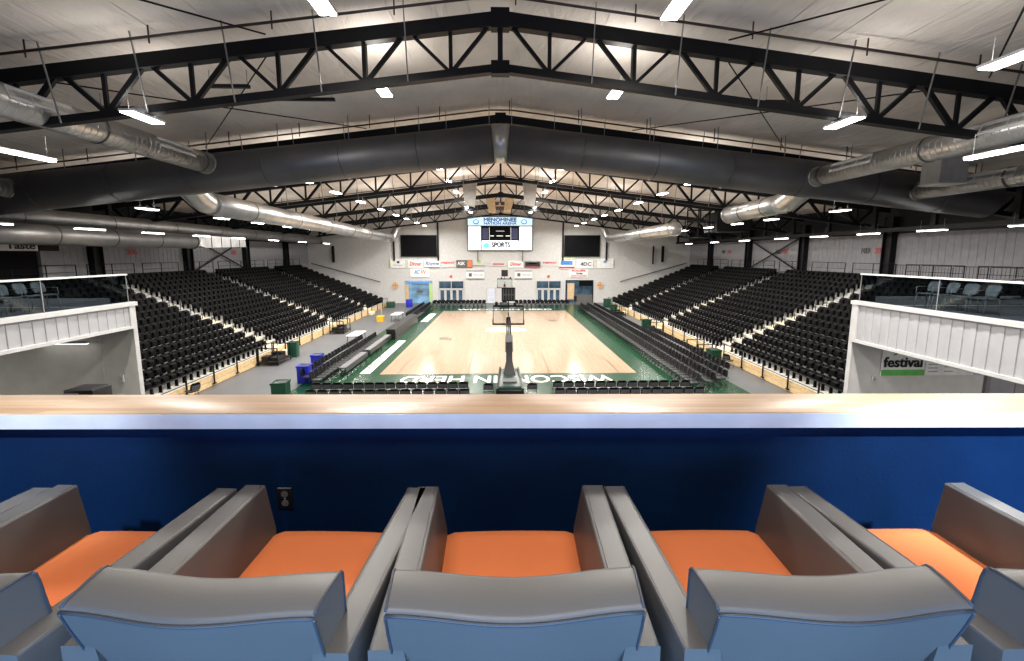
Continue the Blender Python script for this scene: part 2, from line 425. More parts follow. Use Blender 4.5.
# sprinkler pipes
for pi, (y, dz, lab) in enumerate(((12.05, .36, 'nearest'), (20.35, .5, 'second'), (28.9, .4, 'third'), (37.5, .4, 'fourth'))):
    b = MB()
    b.tube([(-26.5, y, roofz(26.5)-dz), (-.5, y, roofz(0)-dz), (.5, y, roofz(0)-dz), (26.5, y, roofz(26.5)-dz)], .035, 8)
    for k in range(-8, 9):
        x = k*3.1+.4; b.tube([(x, y, roofz(x)-dz-.12), (x, y, roofz(x)-.05)], .02, 6)
    tag(b.build('sprinkler_pipe', M['pipe']), f'thin dark sprinkler pipe under the roof slope, {lab} from the camera', 'pipe', 'sprinkler pipes')
# crossed tie rods
for nm, s in (('left', -1), ('right', 1)):
    for bi, (ya, yb) in enumerate(((4.2, 12.5), (13.0, 21.2))):
        for ci, (xa, xb) in enumerate(((6.2, 13.6), (13.6, 6.2))):
            b = MB(); b.tube([(s*xa, ya, roofz(xa)-.35), (s*xb, yb, roofz(xb)-.35)], .022, 6)
            tag(b.build('tie_rod', M['dark_steel']), f'thin diagonal tie rod under the {nm} roof slope, {["before","behind"][bi]} the nearest truss, running {["outward","inward"][ci]}', 'rod', 'roof tie rods')
# ------------------------------------------------------------------ ducts
def duct(name, p0, p1, r, lab, m='duct', bands=3.0, cap0=True, grilles=(), ribs=False, dome=False):
    p0, p1 = Vector(p0), Vector(p1); d = p1-p0; Ld = d.length; dn = d.normalized()
    e = empty(name, p0, 0, lab, 'duct')
    part('duct_tube', e, M[m], lambda q: q.tube([Vector((0,0,0)), dn*Ld], r, 28))
    t = bands*.6; n = 0
    while t < Ld:
        part('joint_band', e, M['duct_band'], lambda q: q.ring(dn*t, dn, r, .06, .018, 28)); t += bands; n += 1
    part('end_collar', e, M[m], lambda q: q.ring(dn*(Ld-.05), dn, r, .1, .04, 28))
    if ribs:
        def f(q):
            t = .2
            while t < Ld-.2:
                q.ring(dn*t, dn, r, .03, .003, 28); t += .2
        part('spiral_rib', e, M[m], f)
    for (t0, t1, ang) in grilles:
        def f(q):
            up = Vector((0,0,1)); sd = dn.cross(up).normalized(); uu = sd.cross(dn).normalized()
            nrm = sd*math.cos(ang)+uu*math.sin(ang); tn = -sd*math.sin(ang)+uu*math.cos(ang)
            c = nrm*(r-.008)
            for a, c2 in ((t0, t1),):
                q.hexa([dn*a+c-nrm*.03-tn*.15, dn*c2+c-nrm*.03-tn*.15, dn*c2+c-nrm*.03+tn*.15, dn*a+c-nrm*.03+tn*.15, dn*a+c-tn*.15, dn*c2+c-tn*.15, dn*c2+c+tn*.15, dn*a+c+tn*.15])
                for off in (-.16, .16): q.beam(dn*a+c+tn*off, dn*c2+c+tn*off, .03, .03)
                k = a
                while k <= c2+.01: q.beam(dn*k+c-tn*.16, dn*k+c+tn*.16, .03, .03); k += (c2-a)/3
        part('grille', e, M['white_metal'], f)
    if dome:
        pt = p1-p0
        def f(q):
            rows = []
            for i in range(7):
                a = i/6*PI/2*.98; c = pt+dn*(r*.8*math.sin(a)); rr = r*math.cos(a)
                u = dn.cross(Vector((0,0,1))).normalized(); w = dn.cross(u)
                rows.append([c+(u*math.cos(t*2*PI/24)+w*math.sin(t*2*PI/24))*rr for t in range(24)])
            q.grid(rows, closed=True)
        part('domed_end', e, M['duct'], f)
    return e
# main duct across the hall
DY = 20.2; DR = .82; DZ = 11.93; DS = .105
e = empty('main_air_duct', (0, DY, DZ), 0, 'huge dark round air duct crossing the hall below the roof', 'duct')
for s in (-1, 1):
    part('duct_tube', e, M['duct_big'], lambda q: q.tube([(s*.3, 0, -.02), (s*22.6, 0, -DS*22.6)], DR, 40))
    for k in range(8):
        x = 3.6+k*3.3
        if x > 21.5: break
        part('joint_band', e, M['duct_band'], lambda q: q.ring((s*x, 0, -DS*x), (s, 0, -DS), DR, .05, .015, 40))
part('ridge_wedge', e, M['duct'], lambda q: q.tube([(-.34, 0, -.03), (0, 0, 0), (.34, 0, -.03)], DR+.012, 40))
def hang(q):
    for s in (-1, 1):
        for k in range(0, 8):
            x = s*(.5+k*3.1)
            q.beam((x, 0, DR-DS*abs(x)), (x, 0, RID-SL*abs(x)-DZ), .03, .03)
part('hanger_rod', e, M['brace_grey'], hang)
duct('air_duct', (-12.5, 7.0, 10.88), (-12.5, 19.45, 10.88), .42, 'bright spiral air duct at upper left running into the main duct', bands=4.6, ribs=True, grilles=((4.6, 6.3, .35), (9.4, 11.2, .35)))
duct('air_duct', (13.95, 7.0, 10.42), (13.95, 19.45, 10.42), .39, 'bright spiral air duct at upper right running into the main duct', bands=4.6, ribs=True, grilles=((4.2, 6.2, PI-.35), (9.2, 11.2, PI-.35)))
duct('air_duct', (18.6, 8.5, 9.83), (18.6, 19.5, 9.83), .36, 'lower spiral air duct at far right joining the main duct', bands=4.6, ribs=True, grilles=((7.0, 9.0, PI-.35),))
duct('air_duct', (-20.9, 8.5, 9.82), (-20.9, 19.5, 9.82), .37, 'spiral air duct at the far left edge joining the main duct', bands=4.6, ribs=True)
duct('air_duct', (-14.3, 22.3, 9.5), (-14.3, 57.5, 9.12), .55, 'long bright air duct running down the left side above the stands', bands=5.5, grilles=((12, 14, .2), (22, 24, .2)))
duct('air_duct', (14.4, 22.3, 9.6), (14.4, 27.6, 9.5), .5, 'short air duct with a closed end on the right beyond the main duct', bands=2.2, grilles=((2.4, 4.2, PI-.2),), dome=True)
duct('air_duct', (14.4, 58, 9.1), (14.4, 36.2, 9.1), .58, 'long bright air duct in the right distance with round closed end', bands=5.5, dome=True)
duct('air_duct', (-23.4, 14, 8.86), (-23.4, 57, 8.86), .47, 'upper grey air duct hung along the left wall', m='duct_side', bands=5.0)
duct('air_duct', (-22.4, 14, 8.0), (-22.4, 32.6, 7.95), .5, 'lower grey air duct along the left wall above the concession stand', m='duct_side', bands=3.3)
e = empty('rectangular_duct', (-22.4, 33.0, 8.0), 0, 'shiny rectangular sheet metal duct end along the left wall', 'duct')
part('duct_box', e, M['duct'], lambda q: q.hexa([(-.5,.2,-.5),(.5,.2,-.5),(.45,5.4,-.35),(-.45,5.4,-.35),(-.5,.2,.4),(.5,.2,.4),(.45,5.4,.4),(-.45,5.4,.4)]))
part('transition', e, M['duct'], lambda q: q.hexa([(-.3,-.4,-.3),(.3,-.4,-.3),(.5,.2,-.5),(-.5,.2,-.5),(-.3,-.4,.3),(.3,-.4,.3),(.5,.2,.4),(-.5,.2,.4)]))
for k in range(4): part('seam', e, M['duct_band'], lambda q: q.cbox((0, .9+k*1.2, -.02), (1.04-.02*k, .04, .93-.03*k)))
for s, nm in ((-1, 'left'), (1, 'right')):
    b = MB(); b.tube([(s*14.4, 57.6, 9.1), (s*14.2, 58.3, 9.3), (s*13.4, 58.5, 11.0), (s*12.8, 58.5, 11.9)], .42, 16)
    tag(b.build('duct_elbow', M['duct']), f'duct elbow rising to the roof before the far wall at {nm}', 'duct')
for s, nm, z in ((-1, 'left', 9.5), (1, 'right', 9.6)):
    b = MB(); x = s*14.35; b.tube([(x, 20.2, 10.5), (x, 20.7, 10.32), (x, 21.1, 10.0), (x, 21.6, z+.2), (x, 22.0, z+.04), (x, 22.4, z)], .52, 24)
    tag(b.build('duct_branch', M['duct']), f'curved branch dropping from the main duct into the {nm} side duct', 'duct')
# side eave girders and hanging frame
for s, nm in ((-1, 'left'), (1, 'right')):
    e = empty('eave_girder', (s*25.2, 12, 8.6), 0, f'long black steel girder with posts under the {nm} eave', 'girder')
    part('bottom_rail', e, M['dark_steel'], lambda q: q.beam((0, 0, 0), (0, 50.5, 0), .2, .25))
    for k in range(13): part('post', e, M['dark_steel'], lambda q: q.beam((0, .8+k*4.1, .1), (0, .8+k*4.1, 1.9), .2, .28))
    for k in range(12):
        if k % 2 == 0: part('diagonal', e, M['dark_steel'], lambda q: q.beam((0, .8+k*4.1, .1), (0, 4.9+k*4.1, 1.7), .1, .12))
e = empty('hanging_pipe_frame', (16.6, 39, 8.5), 0, 'black square pipe frame hanging under the right roof slope', 'frame')
for a, c in (((0,0,0),(2,0,0)), ((0,0,0),(0,0,3.2)), ((2,0,0),(2,0,3.0)), ((0,0,1.4),(2,0,1.4)), ((0,0,2.4),(2,0,2.4)), ((1,0,0),(1,0,2.9))):
    part('pipe', e, M['dark_steel'], lambda q: q.tube([a, c], .06, 8))
part('mechanical_unit', e, M['dark_steel'], lambda q: (q.box(2.2, 5.2, -1, 1.4, .5, 2.2), q.box(2.4, 5.0, -1.03, -.95, .8, 2.0)))
# grey plenum box at upper right
e = empty('plenum_box', (17.7, 17.5, 9.95), 0, 'pale sheet metal box hung between the two right-hand ducts', 'duct box')
part('box_body', e, M['speaker_grey'], lambda q: q.box(-.55, .55, -.4, .4, -.1, 1.1))
part('bottom_flange', e, M['white_metal'], lambda q: q.box(-.6, .6, -.45, .45, -.16, -.1))

# ------------------------------------------------------------------ lamps
def area(name, parent, loc, rot, sx, sy, e, col=(1, .95, .88), spread=PI):
    l = bpy.data.lights.new(name, 'AREA'); l.shape = 'RECTANGLE'; l.size = sx; l.size_y = sy; l.energy = e; l.color = col; l.spread = spread
    o = bpy.data.objects.new(name, l); C.objects.link(o); o.location = loc; o.rotation_euler = rot
    if parent: o.parent = parent
    return o
def make_lamp(kind):
    e = empty('high_bay_lamp' if kind else 'strip_lamp')
    w, Ls = (.38, 1.12) if kind else (.16, 1.5)
    part('housing', e, M['white_metal'], lambda q: (q.box(-w/2, w/2, -Ls/2, Ls/2, .03, .09)))
    if kind:
        for s in (-1, 1): part('tube_light', e, M['lamp_on'], lambda q: q.box(s*.095-.075, s*.095+.075, -Ls/2+.03, Ls/2-.03, 0, .028))
    else: part('tube_light', e, M['lamp_on'], lambda q: q.box(-.07, .07, -Ls/2+.02, Ls/2-.02, 0, .028))
    part('suspension_wire', e, M['brace_grey'], lambda q: [q.beam((0, s*Ls*.4, .09), (0, s*Ls*.4, .6), .006, .006) for s in (-1, 1)])
    return e
LAMP_W = 400.0; UP_W = 36.0
LP = []
for s, nm in ((-1, 'left'), (1, 'right')):
    for k, y in enumerate((9.4, 14.15, 26.2, 30.8, 36.2, 41.9, 47.6, 53.3)): LP.append((s*3.6, y, 12.0, 1, f'bright twin-tube ceiling lamp, {ordn(k+1)} from camera in the row just {nm} of the ridge', 1))
    for k, y in enumerate((12.7, 23.2, 27.35, 32.1, 37.5, 42.6, 47.2, 53, 58.2)): LP.append((s*(9.75 if k == 0 else 10.0), y, 10.72, 1, f'bright ceiling lamp, {ordn(k+1)} from camera in the second row {nm} of the ridge', 1))
    for k, y in enumerate((22.6, 28.4, 32.5, 37, 42, 47, 52)): LP.append((s*17.6, y, 9.25, 1, f'ceiling lamp, {ordn(k+1)} from camera in the third row {nm} of the ridge', .45))
    for k, y in enumerate((17.5, 21.6, 25.4, 29.4, 33.4, 38.5, 44, 50)): LP.append((s*(19.6 if s < 0 else 21.6), y, 8.2, 0, f'white strip lamp above the {nm} stands, {ordn(k+1)} from the camera', .12))
LP.append((-11.3, 10.94, 9.35, 0, 'thin strip lamp at the left edge under the nearest truss', .2))
LP.append((11.55, 10.15, 9.35, 0, 'thin strip lamp at the right edge under the nearest truss', .2))
LP.append((9.8, 8.55, 10.72, 1, 'bright ceiling lamp at the upper right edge of view', 1))
prot = {}
for (x, y, z, kind, lab, pw) in LP:
    if kind not in prot:
        o = make_lamp(kind); prot[kind] = o; o.location = (x, y, z)
    else: o = dup(prot[kind], prot[kind].name, (x, y, z))
    tag(o, lab, 'ceiling lamp', 'high bay lamps' if kind else 'strip lamps')
kids = {}
for o in [q for q in C.objects if q.get('category') == 'ceiling lamp']:
    i = [j for j, L in enumerate(LP) if L[4] == o['label']][0]; pw = LP[i][5]
    area('lamp_glow', o, (0, 0, -.02), (0, 0, 0), .34, 1.2, LAMP_W*pw)
    if LP[i][3]: area('roof_fill_light', o, (0, 0, .12), (PI, 0, 0), .34, 1.2, UP_W*pw)  # upward fill added to brighten the roof
# dark unlit bars on the roof slope
for i, (x, y, L, lab) in enumerate(((-9.2, 8.6, 1.1, 'at upper left above the nearest truss'), (-8.6, 14.8, 1.3, 'left, just behind the nearest truss'), (9.5, 9.0, 1.1, 'at upper right above the nearest truss'),
                         (9.6, 15.4, 1.2, 'right, just behind the nearest truss'), (-7.0, 16.5, 2.2, 'hanging left of centre before the main duct'), (-12.5, 15.5, 1.6, 'far left behind the nearest truss'))):
    e = empty('unlit_heater_bar', (x, y, roofz(x)-.55), 0, f'dark unlit heater bar under the roof, {lab}', 'heater')
    part('bar', e, M['dark_steel'], lambda q: q.box(-L/2, L/2, -.06, .06, -.05, .05)); part('hanger', e, M['brace_grey'], lambda q: [q.beam((s*L*.45, 0, .05), (s*L*.45, 0, .5), .015, .015) for s in (-1, 1)])

# ------------------------------------------------------------------ far wall furniture
YW = 62.95
# scoreboard
e = empty('scoreboard', (-.1, 62.5, 7.6), 0, 'large lit scoreboard on the far wall with MENOMINEE NATION ARENA header', 'scoreboard')
part('cabinet', e, M['sign_grey'], lambda q: q.box(-4.65, 4.65, 0, .4, -.05, 4.65))
part('header_panel', e, M['led_header'], lambda q: q.box(-4.55, 4.55, -.03, 0, 3.45, 4.6))
part('left_display', e, M['led_white'], lambda q: q.box(-4.5, -2.75, -.03, 0, .05, 3.3))
part('right_display', e, M['led_white'], lambda q: q.box(2.75, 4.5, -.03, 0, .05, 3.3))
part('score_panel', e, M['screen_black'], lambda q: q.box(-2.6, 2.6, -.04, 0, 1.4, 3.35))
part('left_score_window', e, M['led_dim'], lambda q: q.box(-2.5, -1.7, -.06, -.03, 1.5, 3.1))
part('right_score_window', e, M['led_dim'], lambda q: q.box(1.7, 2.5, -.06, -.03, 1.5, 3.1))
part('panel_lines', e, M['led_digit'], lambda q: (q.box(-1.55, -1.5, -.06, -.03, 1.4, 3.2), q.box(1.5, 1.55, -.06, -.03, 1.4, 3.2), q.box(-1.4, -.9, -.06, -.03, 1.95, 2.05), q.box(-.5, .4, -.06, -.03, 1.95, 2.05), q.box(.8, 1.4, -.06, -.03, 1.95, 2.05), q.box(-.6, .6, -.06, -.03, 2.65, 2.7)))
part('sports_panel', e, M['led_white'], lambda q: q.box(-2.6, 2.6, -.04, 0, .05, 1.35))
text('MENOMINEE', .72, (0, -.05, 4.22), (PI/2, 0, 0), M['led_blue'], 'header_lettering', e, .01, width=4.6, thick=.035)
text('NATION ARENA', .5, (0, -.05, 3.72), (PI/2, 0, 0), M['led_blue'], 'header_lettering', e, .01, width=4.6, thick=.02)
text('SPORTS', .95, (.1, -.06, .72), (PI/2, 0, 0), M['led_text'], 'panel_lettering', e, .01, width=2.6, thick=.05)
def disc(q, c, rx, rz, y0, y1, n=20):
    i = len(q.v)
    for y in (y0, y1):
        for k in range(n): q.v.append((c[0]+rx*math.cos(2*PI*k/n), y, c[1]+rz*math.sin(2*PI*k/n)))
    q.f.append(tuple(i+k for k in range(n))); q.f.append(tuple(i+n+k for k in range(n))[::-1])
    for k in range(n): q.f.append((i+k, i+n+k, i+n+(k+1) % n, i+(k+1) % n))
    q.sm += [False]*(n+2); q.mi += [q.cur]*(n+2)
part('teal_mark', e, M['led_teal'], lambda q: disc(q, (-1.95, .65), .42, .38, -.07, -.03))
for s in (-1, 1):
    part('header_emblem', e, M['led_blue'], lambda q: disc(q, (s*3.4, 3.95), .42, .34, -.05, -.03))
    part('header_emblem_face', e, M['led_header'], lambda q: disc(q, (s*3.4, 3.97), .33, .24, -.06, -.04))
    part('support_post', e, M['sign_grey'], lambda q: q.box(s*3.2-.06, s*3.2+.06, .1, .3, -1.6, 0))
for s, nm in ((-1, 'left'), (1, 'right')):
    e = empty('projection_screen', (s*11.65, 62.75, 6.7), 0, f'large blank black screen on the far wall {nm} of the scoreboard', 'screen')
    part('screen_face', e, M['screen_black'], lambda q: q.box(-2.5, 2.5, -.04, .1, .05, 2.95))
    part('screen_frame', e, M['black'], lambda q: (q.box(-2.58, 2.58, -.02, .12, -.03, .05), q.box(-2.58, 2.58, -.02, .12, 2.95, 3.03), q.box(-2.58, -2.5, -.02, .12, 0, 3), q.box(2.5, 2.58, -.02, .12, 0, 3)))
    for xx, kind in ((s*(-2.7) if s < 0 else -2.75, 'inner'), (s*3.55, 'outer')):
        b = MB(); b.box(s*11.65+xx-.1, s*11.65+xx+.1, 62.7, 62.98, 6.1, 10.5 if kind == 'outer' else 11.6)
        tag(b.build('wall_conduit', M['dark_steel']), f'dark vertical post on the far wall at the {kind} side of the {nm} screen', 'post')
for (x, z0, z1, nm) in ((-27.0+3.2, 5.9, 8.2, 'left'), (23.4, 5.9, 8.2, 'right'), (22.0, 5.6, 8.2, 'right corner, thinner,')):
    b = MB(); w = .16 if 'corner' not in nm else .07; b.box(x-w, x+w, 62.72, 62.98, z0, z1)
    tag(b.build('wall_conduit', M['dark_steel']), f'short dark post high on the far wall at the {nm} side'.replace(', side', ' side'), 'post')
# hanging speakers
def speaker_box(q): q.hexa([(-.45,-.4,-1.7),(.3,-.4,-1.9),(.3,.3,-1.9),(-.45,.3,-1.7),(-.62,-.4,0),(.5,-.4,0),(.5,.3,0),(-.62,.3,0)])
for s, nm in ((-1, 'left'), (1, 'right')):
    e = empty('hanging_loudspeaker', (s*2.35, 35, 12.6), 0, f'grey loudspeaker cabinet hanging {nm} of the ridge before the scoreboard', 'loudspeaker', 'hanging loudspeakers')
    part('cabinet', e, M['speaker_grey'], lambda q: (speaker_box(q)))
    part('top_bracket', e, M['dark_steel'], lambda q: q.box(-.7, .6, -.3, .2, .02, .1))
    for xx in (-.5, .4): part('hanging_rod', e, M['dark_steel'], lambda q: q.beam((xx, 0, .1), (xx, 0, 1.0), .03, .03))
e = empty('loudspeaker_cluster', (-.1, 47, 11.4), 0, 'beige loudspeaker cluster hanging on the ridge above the scoreboard', 'loudspeaker')
for s in (-1, 1):
    part('side_cabinet', e, M['speaker_beige'], lambda q: q.hexa([(s*.75-.35,-.4,0),(s*.75+.35,-.4,0),(s*.75+.35,.4,0),(s*.75-.35,.4,0),(s*1.05-.5,-.4,1.5),(s*1.05+.5,-.4,1.5),(s*1.05+.5,.4,1.5),(s*1.05-.5,.4,1.5)]))
part('centre_cabinet', e, M['speaker_brown'], lambda q: (q.box(-.55, .55, -.2, .3, .25, 1.1)))
part('horn', e, M['speaker_beige'], lambda q: (q.box(-.45, .45, -.25, -.2, .62, .74), q.box(-.1, .1, -.25, -.2, .74, 1.0)))
for xx in (-.9, .9): part('hanging_rod', e, M['dark_steel'], lambda q: q.beam((xx, 0, 1.4), (xx, 0, 2.1), .03, .03))
# doors and openings in the far wall
def glass_doors(n, x0, x1):
    e = empty(f'door_{n}', (x0, 62.9, 0)); e['kind'] = 'structure'
    w = x1-x0
    part('transom_glass', e, M['glass_blue'], lambda q: q.box(.1, w-.1, 0, .05, 2.15, 3.15))
    part('frame', e, M['white_metal'], lambda q: (q.box(-.05, .08, -.03, .08, 0, 3.25), q.box(w-.08, w+.05, -.03, .08, 0, 3.25), q.box(0, w, -.03, .08, 3.15, 3.25), q.box(0, w, -.03, .08, 2.0, 2.15), q.box(w/2-.04, w/2+.04, -.03, .08, 2.1, 3.2)))
    for k in range(4):
        lx = .08+(w-.16)/4*k; lw = (w-.16)/4
        d = part('door_leaf', e, M['white_metal'], lambda q: (q.box(lx+.01, lx+.17, -.02, .06, 0, 2.0), q.box(lx+lw-.17, lx+lw-.01, -.02, .06, 0, 2.0), q.box(lx, lx+lw, -.02, .06, 0, .25), q.box(lx, lx+lw, -.02, .06, 1.88, 2.0)))
        part('glazing', d, M['glass_blue'], lambda q: q.box(lx+.17, lx+lw-.17, 0, .04, .25, 1.88))
glass_doors(1, -9.0, -5.35); glass_doors(2, 5.1, 8.75)
e = empty('door_3', (-13.8, 62.9, 0)); e['kind'] = 'structure'
part('opening_wall', e, M['mural_sky'], lambda q: q.box(0, 3.9, 0, .05, 0, 3.25))
part('left_jamb', e, M['sign_tan'], lambda q: q.box(.0, .5, -.04, 0, .2, 2.7))
part('right_jamb', e, M['sign_lime'], lambda q: q.box(3.45, 3.9, -.04, 0, .2, 2.9))
part('header', e, M['sign_blue'], lambda q: q.box(.6, 3.4, -.04, 0, 2.85, 3.05))
part('dark_mark', e, M['sign_grey'], lambda q: disc(q, (2.1, 1.7), .5, .22, -.05, 0))
part('rail_line', e, M['sign_grey'], lambda q: (q.box(.9, 3.2, -.05, 0, 2.68, 2.74), q.box(.9, 3.4, -.05, 0, 1.2, 1.25)))
e = empty('door_4', (9.45, 62.9, 0)); e['kind'] = 'structure'
part('opening_wall', e, M['glass_blue'], lambda q: q.box(0, 3.9, 0, .05, 0, 3.25))
part('tan_leaf', e, M['sign_tan'], lambda q: q.box(.2, 1.2, -.04, 0, .5, 2.85))  # plain tan leaf panel in the doorway
part('dark_panel', e, M['screen_black'], lambda q: q.box(1.9, 3.85, -.04, 0, 2.45, 3.2))
part('low_panel', e, M['sign_grey'], lambda q: q.box(1.4, 3.85, -.04, 0, 0, 1.2))
part('frame', e, M['dark_steel'], lambda q: (q.box(-.08, .05, -.06, .02, 0, 3.3), q.box(3.85, 3.98, -.06, .02, 0, 3.3), q.box(0, 3.9, -.06, .02, 3.2, 3.3)))
e = empty('door_5', (-2.0, 62.9, 0)); e['kind'] = 'structure'
part('door_leaf', e, mat('pale_door', (.62,.66,.74), .5), lambda q: q.box(0, 1.15, -.02, .04, 0, 2.15))
part('frame', e, M['white_metal'], lambda q: (q.box(-.08, 0, -.04, .04, 0, 2.22), q.box(1.15, 1.23, -.04, .04, 0, 2.22), q.box(-.08, 1.23, -.04, .04, 2.15, 2.23)))
# sponsor signs on the far wall: (x0, x1, z0, z1, base, [(text,color,size,dz)], bars, label)
def sign(x0, x1, z0, z1, base, lab, texts=(), bars=(), y=62.88, depth=.06):
    e = empty('wall_sign', ((x0+x1)/2, y, (z0+z1)/2), 0, lab, 'sign', None)
    w, h = x1-x0, z1-z0
    part('board', e, M[base], lambda q: q.box(-w/2, w/2, 0, depth, -h/2, h/2))
    for (s, m, sz, dx, dz, wd, sh) in texts:
        text(s, sz, (dx, -.02, dz), (PI/2, 0, 0), M[m], 'lettering', e, .008, width=wd, bold=.015, shear=sh)
    for (m, a, b_, c, d) in bars:
        part('colour_bar', e, M[m], lambda q: q.box(a, b_, -.03, 0, c, d))
    return e
sign(-15.9, -13.5, 5.1, 6.4, 'sign_white', 'white sign with a small dark mark, farthest left in the row on the far wall', (), (('black', -.15, .2, .0, .3), ('sign_lime', -1.18, -1.05, -.6, .6), ('sign_lime', 1.05, 1.18, -.6, .6), ('sign_grey', -.7, .7, -.3, -.25)))
sign(-13.3, -11.2, 5.1, 6.2, 'sign_white', 'white sign with red script on the far wall below the left screen', (('Dinner', 'red', .8, 0, 0, 1.7, .2),))
sign(-11.0, -8.75, 5.1, 6.3, 'sign_white', 'white sign with dark blue outline script, below the left black screen', (('Rhyme', 'blue_text', .7, 0, .02, 1.9, .2),), (('sign_grey', -1.1, 1.1, -.6, -.5), ('sign_grey', -1.1, 1.1, .5, .55)))
sign(-8.6, -6.55, 5.15, 6.2, 'end_paint', 'red lettered strip on the far wall right of the outlined script sign', (('FAIRWAY', 'red', .4, 0, .12, 1.9, 0),))
sign(-6.4, -4.1, 5.1, 6.2, 'sign_grey', 'dark sign with white letters and an orange end on the far wall', (('ASK', 'sign_white', .65, -.45, .05, 1.1, 0),), (('sign_orange', .45, 1.1, -.5, .5),))
sign(-13.0, -10.3, 3.75, 5.0, 'sign_white', 'white sign with slanted blue and orange letters above the left mural opening', (('AC', 'sign_blue', .9, -.42, .1, .9, .3), ('W', 'sign_orange', .9, .45, .1, .8, .3)))
sign(-5.0, -2.4, 3.45, 4.7, 'sign_white', 'white sign between two dark bars left of the far hoop', (), (('sign_grey', -1.3, 1.3, .5, .62), ('sign_grey', -1.3, 1.3, -.62, -.5), ('sign_grey', -.95, -.5, -.22, .25), ('side_panel', -.3, 1.1, -.06, .04)))
sign(2.0, 4.5, 3.45, 4.7, 'sign_white', 'white sign between two dark bars right of the far hoop', (), (('sign_grey', -1.25, 1.25, .5, .62), ('sign_grey', -1.25, 1.25, -.62, -.5), ('sign_grey', -.9, -.45, -.22, .25), ('side_panel', -.25, 1.1, -.06, .04)))
sign(-3.9, -2.4, 5.3, 6.3, 'end_paint', 'faint pale green sign on the far wall below the scoreboard', (), (('sign_lime', -.2, .25, -.2, .4), ('sign_grey', -.9, .9, -.42, -.36)))
sign(-1.6, .9, 5.3, 6.0, 'end_paint', 'faint pink lettered sign directly behind the far hoop clock', (('simmons', 'red', .35, 0, 0, 1.6, .1),))
sign(1.0, 3.2, 5.1, 6.1, 'sign_white', 'white sign with red rounded script right of the ridge line', (('Dinner', 'red', .7, 0, 0, 1.6, .2),))
sign(3.4, 5.7, 5.05, 6.0, 'sign_grey', 'dark sign with a red lower band on the far wall under the scoreboard corner', (), (('black', -1.0, 1.0, -.2, .35), ('sign_white', -.6, .6, .1, .25), ('red', -1.1, 1.1, -.47, -.3)))
sign(5.9, 8.2, 5.3, 6.2, 'end_paint', 'red lettered strip on the far wall left of the blue and red sign', (('FAIRWAY', 'red', .4, 0, .05, 2.0, 0),))
sign(8.4, 10.6, 4.9, 6.5, 'sign_white', 'blue and red sign with lime top strip under the right black screen', (), (('sign_lime', -1.0, 1.1, .55, .75), ('sign_blue', -.9, .85, -.2, .4), ('sign_white', -.6, .5, .05, .12), ('red', -1.1, 1.1, -.7, -.45)))
sign(11.0, 13.3, 5.0, 6.2, 'sign_white', 'white sign with black letters under the right black screen', (('4DC', 'black', .7, .1, 0, 1.6, .1),))
sign(13.6, 16.4, 5.0, 6.4, 'sign_white', 'white sign with a small blue mark and lime edges farthest right', (), (('sign_blue', -.15, .2, .1, .4), ('sign_lime', -1.35, -1.22, -.6, .6), ('sign_lime', 1.22, 1.35, -.6, .6)))
sign(9.9, 12.6, 3.7, 4.85, 'sign_white', 'white sign with red lines of text above the right doorway', (('ROLLERS', 'red', .35, 0, .38, 2.0, 0), ('Smiley', 'sign_grey', .35, .1, .0, 1.0, .2)), (('red', -1.1, 1.2, -.42, -.3),))
for s, x, nm in ((-1, -15.2, 'left'), (1, 14.4, 'right')):
    e = empty('round_wall_emblem', (x, 62.9, 2.55), 0, f'round tan emblem on the far wall beside the {nm} opening', 'emblem')
    part('disc', e, M['sign_tan'], lambda q: disc(q, (0, 0), .48, .5, -.04, .02)); part('centre_mark', e, M['sign_orange'], lambda q: (q.box(-.05, .05, -.06, -.04, -.4, .4), q.box(-.4, .4, -.06, -.04, -.05, .05)))
for x, nm in ((-7.2, 'left'), (6.9, 'right')):
    b = MB(); b.box(x-.16, x+.16, 62.85, 62.95, 3.75, 4.0); tag(b.build('exit_sign', M['red']), f'tiny red exit sign above the {nm} glass doors', 'sign')
for s, nm in ((-1, 'left'), (1, 'right')):
    b = MB(); b.tube([(s*28.0 if False else s*26.9, 62.75, 5.75), (s*17.3, 62.75, 3.1)], .06, 8)
    for k in range(5): b.box(s*(18+k*2.1)-.02, s*(18+k*2.1)+.02, 62.75, 63.0, 3.25+k*.57, 3.32+k*.57)
    tag(b.build('wall_handrail', M['sign_grey']), f'sloping grey handrail on the far wall above the {nm} stairs', 'handrail')
    for k in range(4):
        x = s*(17.1+k*1.9); z = 1.55+k*.72
        b = MB()
        for (a, c) in (((x-.45,60.4,z-.1),(x-.45,60.4,z+.75)), ((x+.45,60.4,z-.1),(x+.45,60.4,z+.75)), ((x-.45,60.4,z+.75),(x+.45,60.4,z+.75)), ((x-.45,60.4,z+.2),(x+.45,60.4,z+.2))): b.tube([a, c], .025, 6)
        b.box(x-.6, x+.6, 60.1, 60.9, z-.9, z-.15)
        tag(b.build('stair_guard', M['white_metal']), f'small pale guard frame at the far end of the {nm} stands, {ordn(k+1)} one up', 'guard rail', f'guard frames at the far end of the {nm} stands')

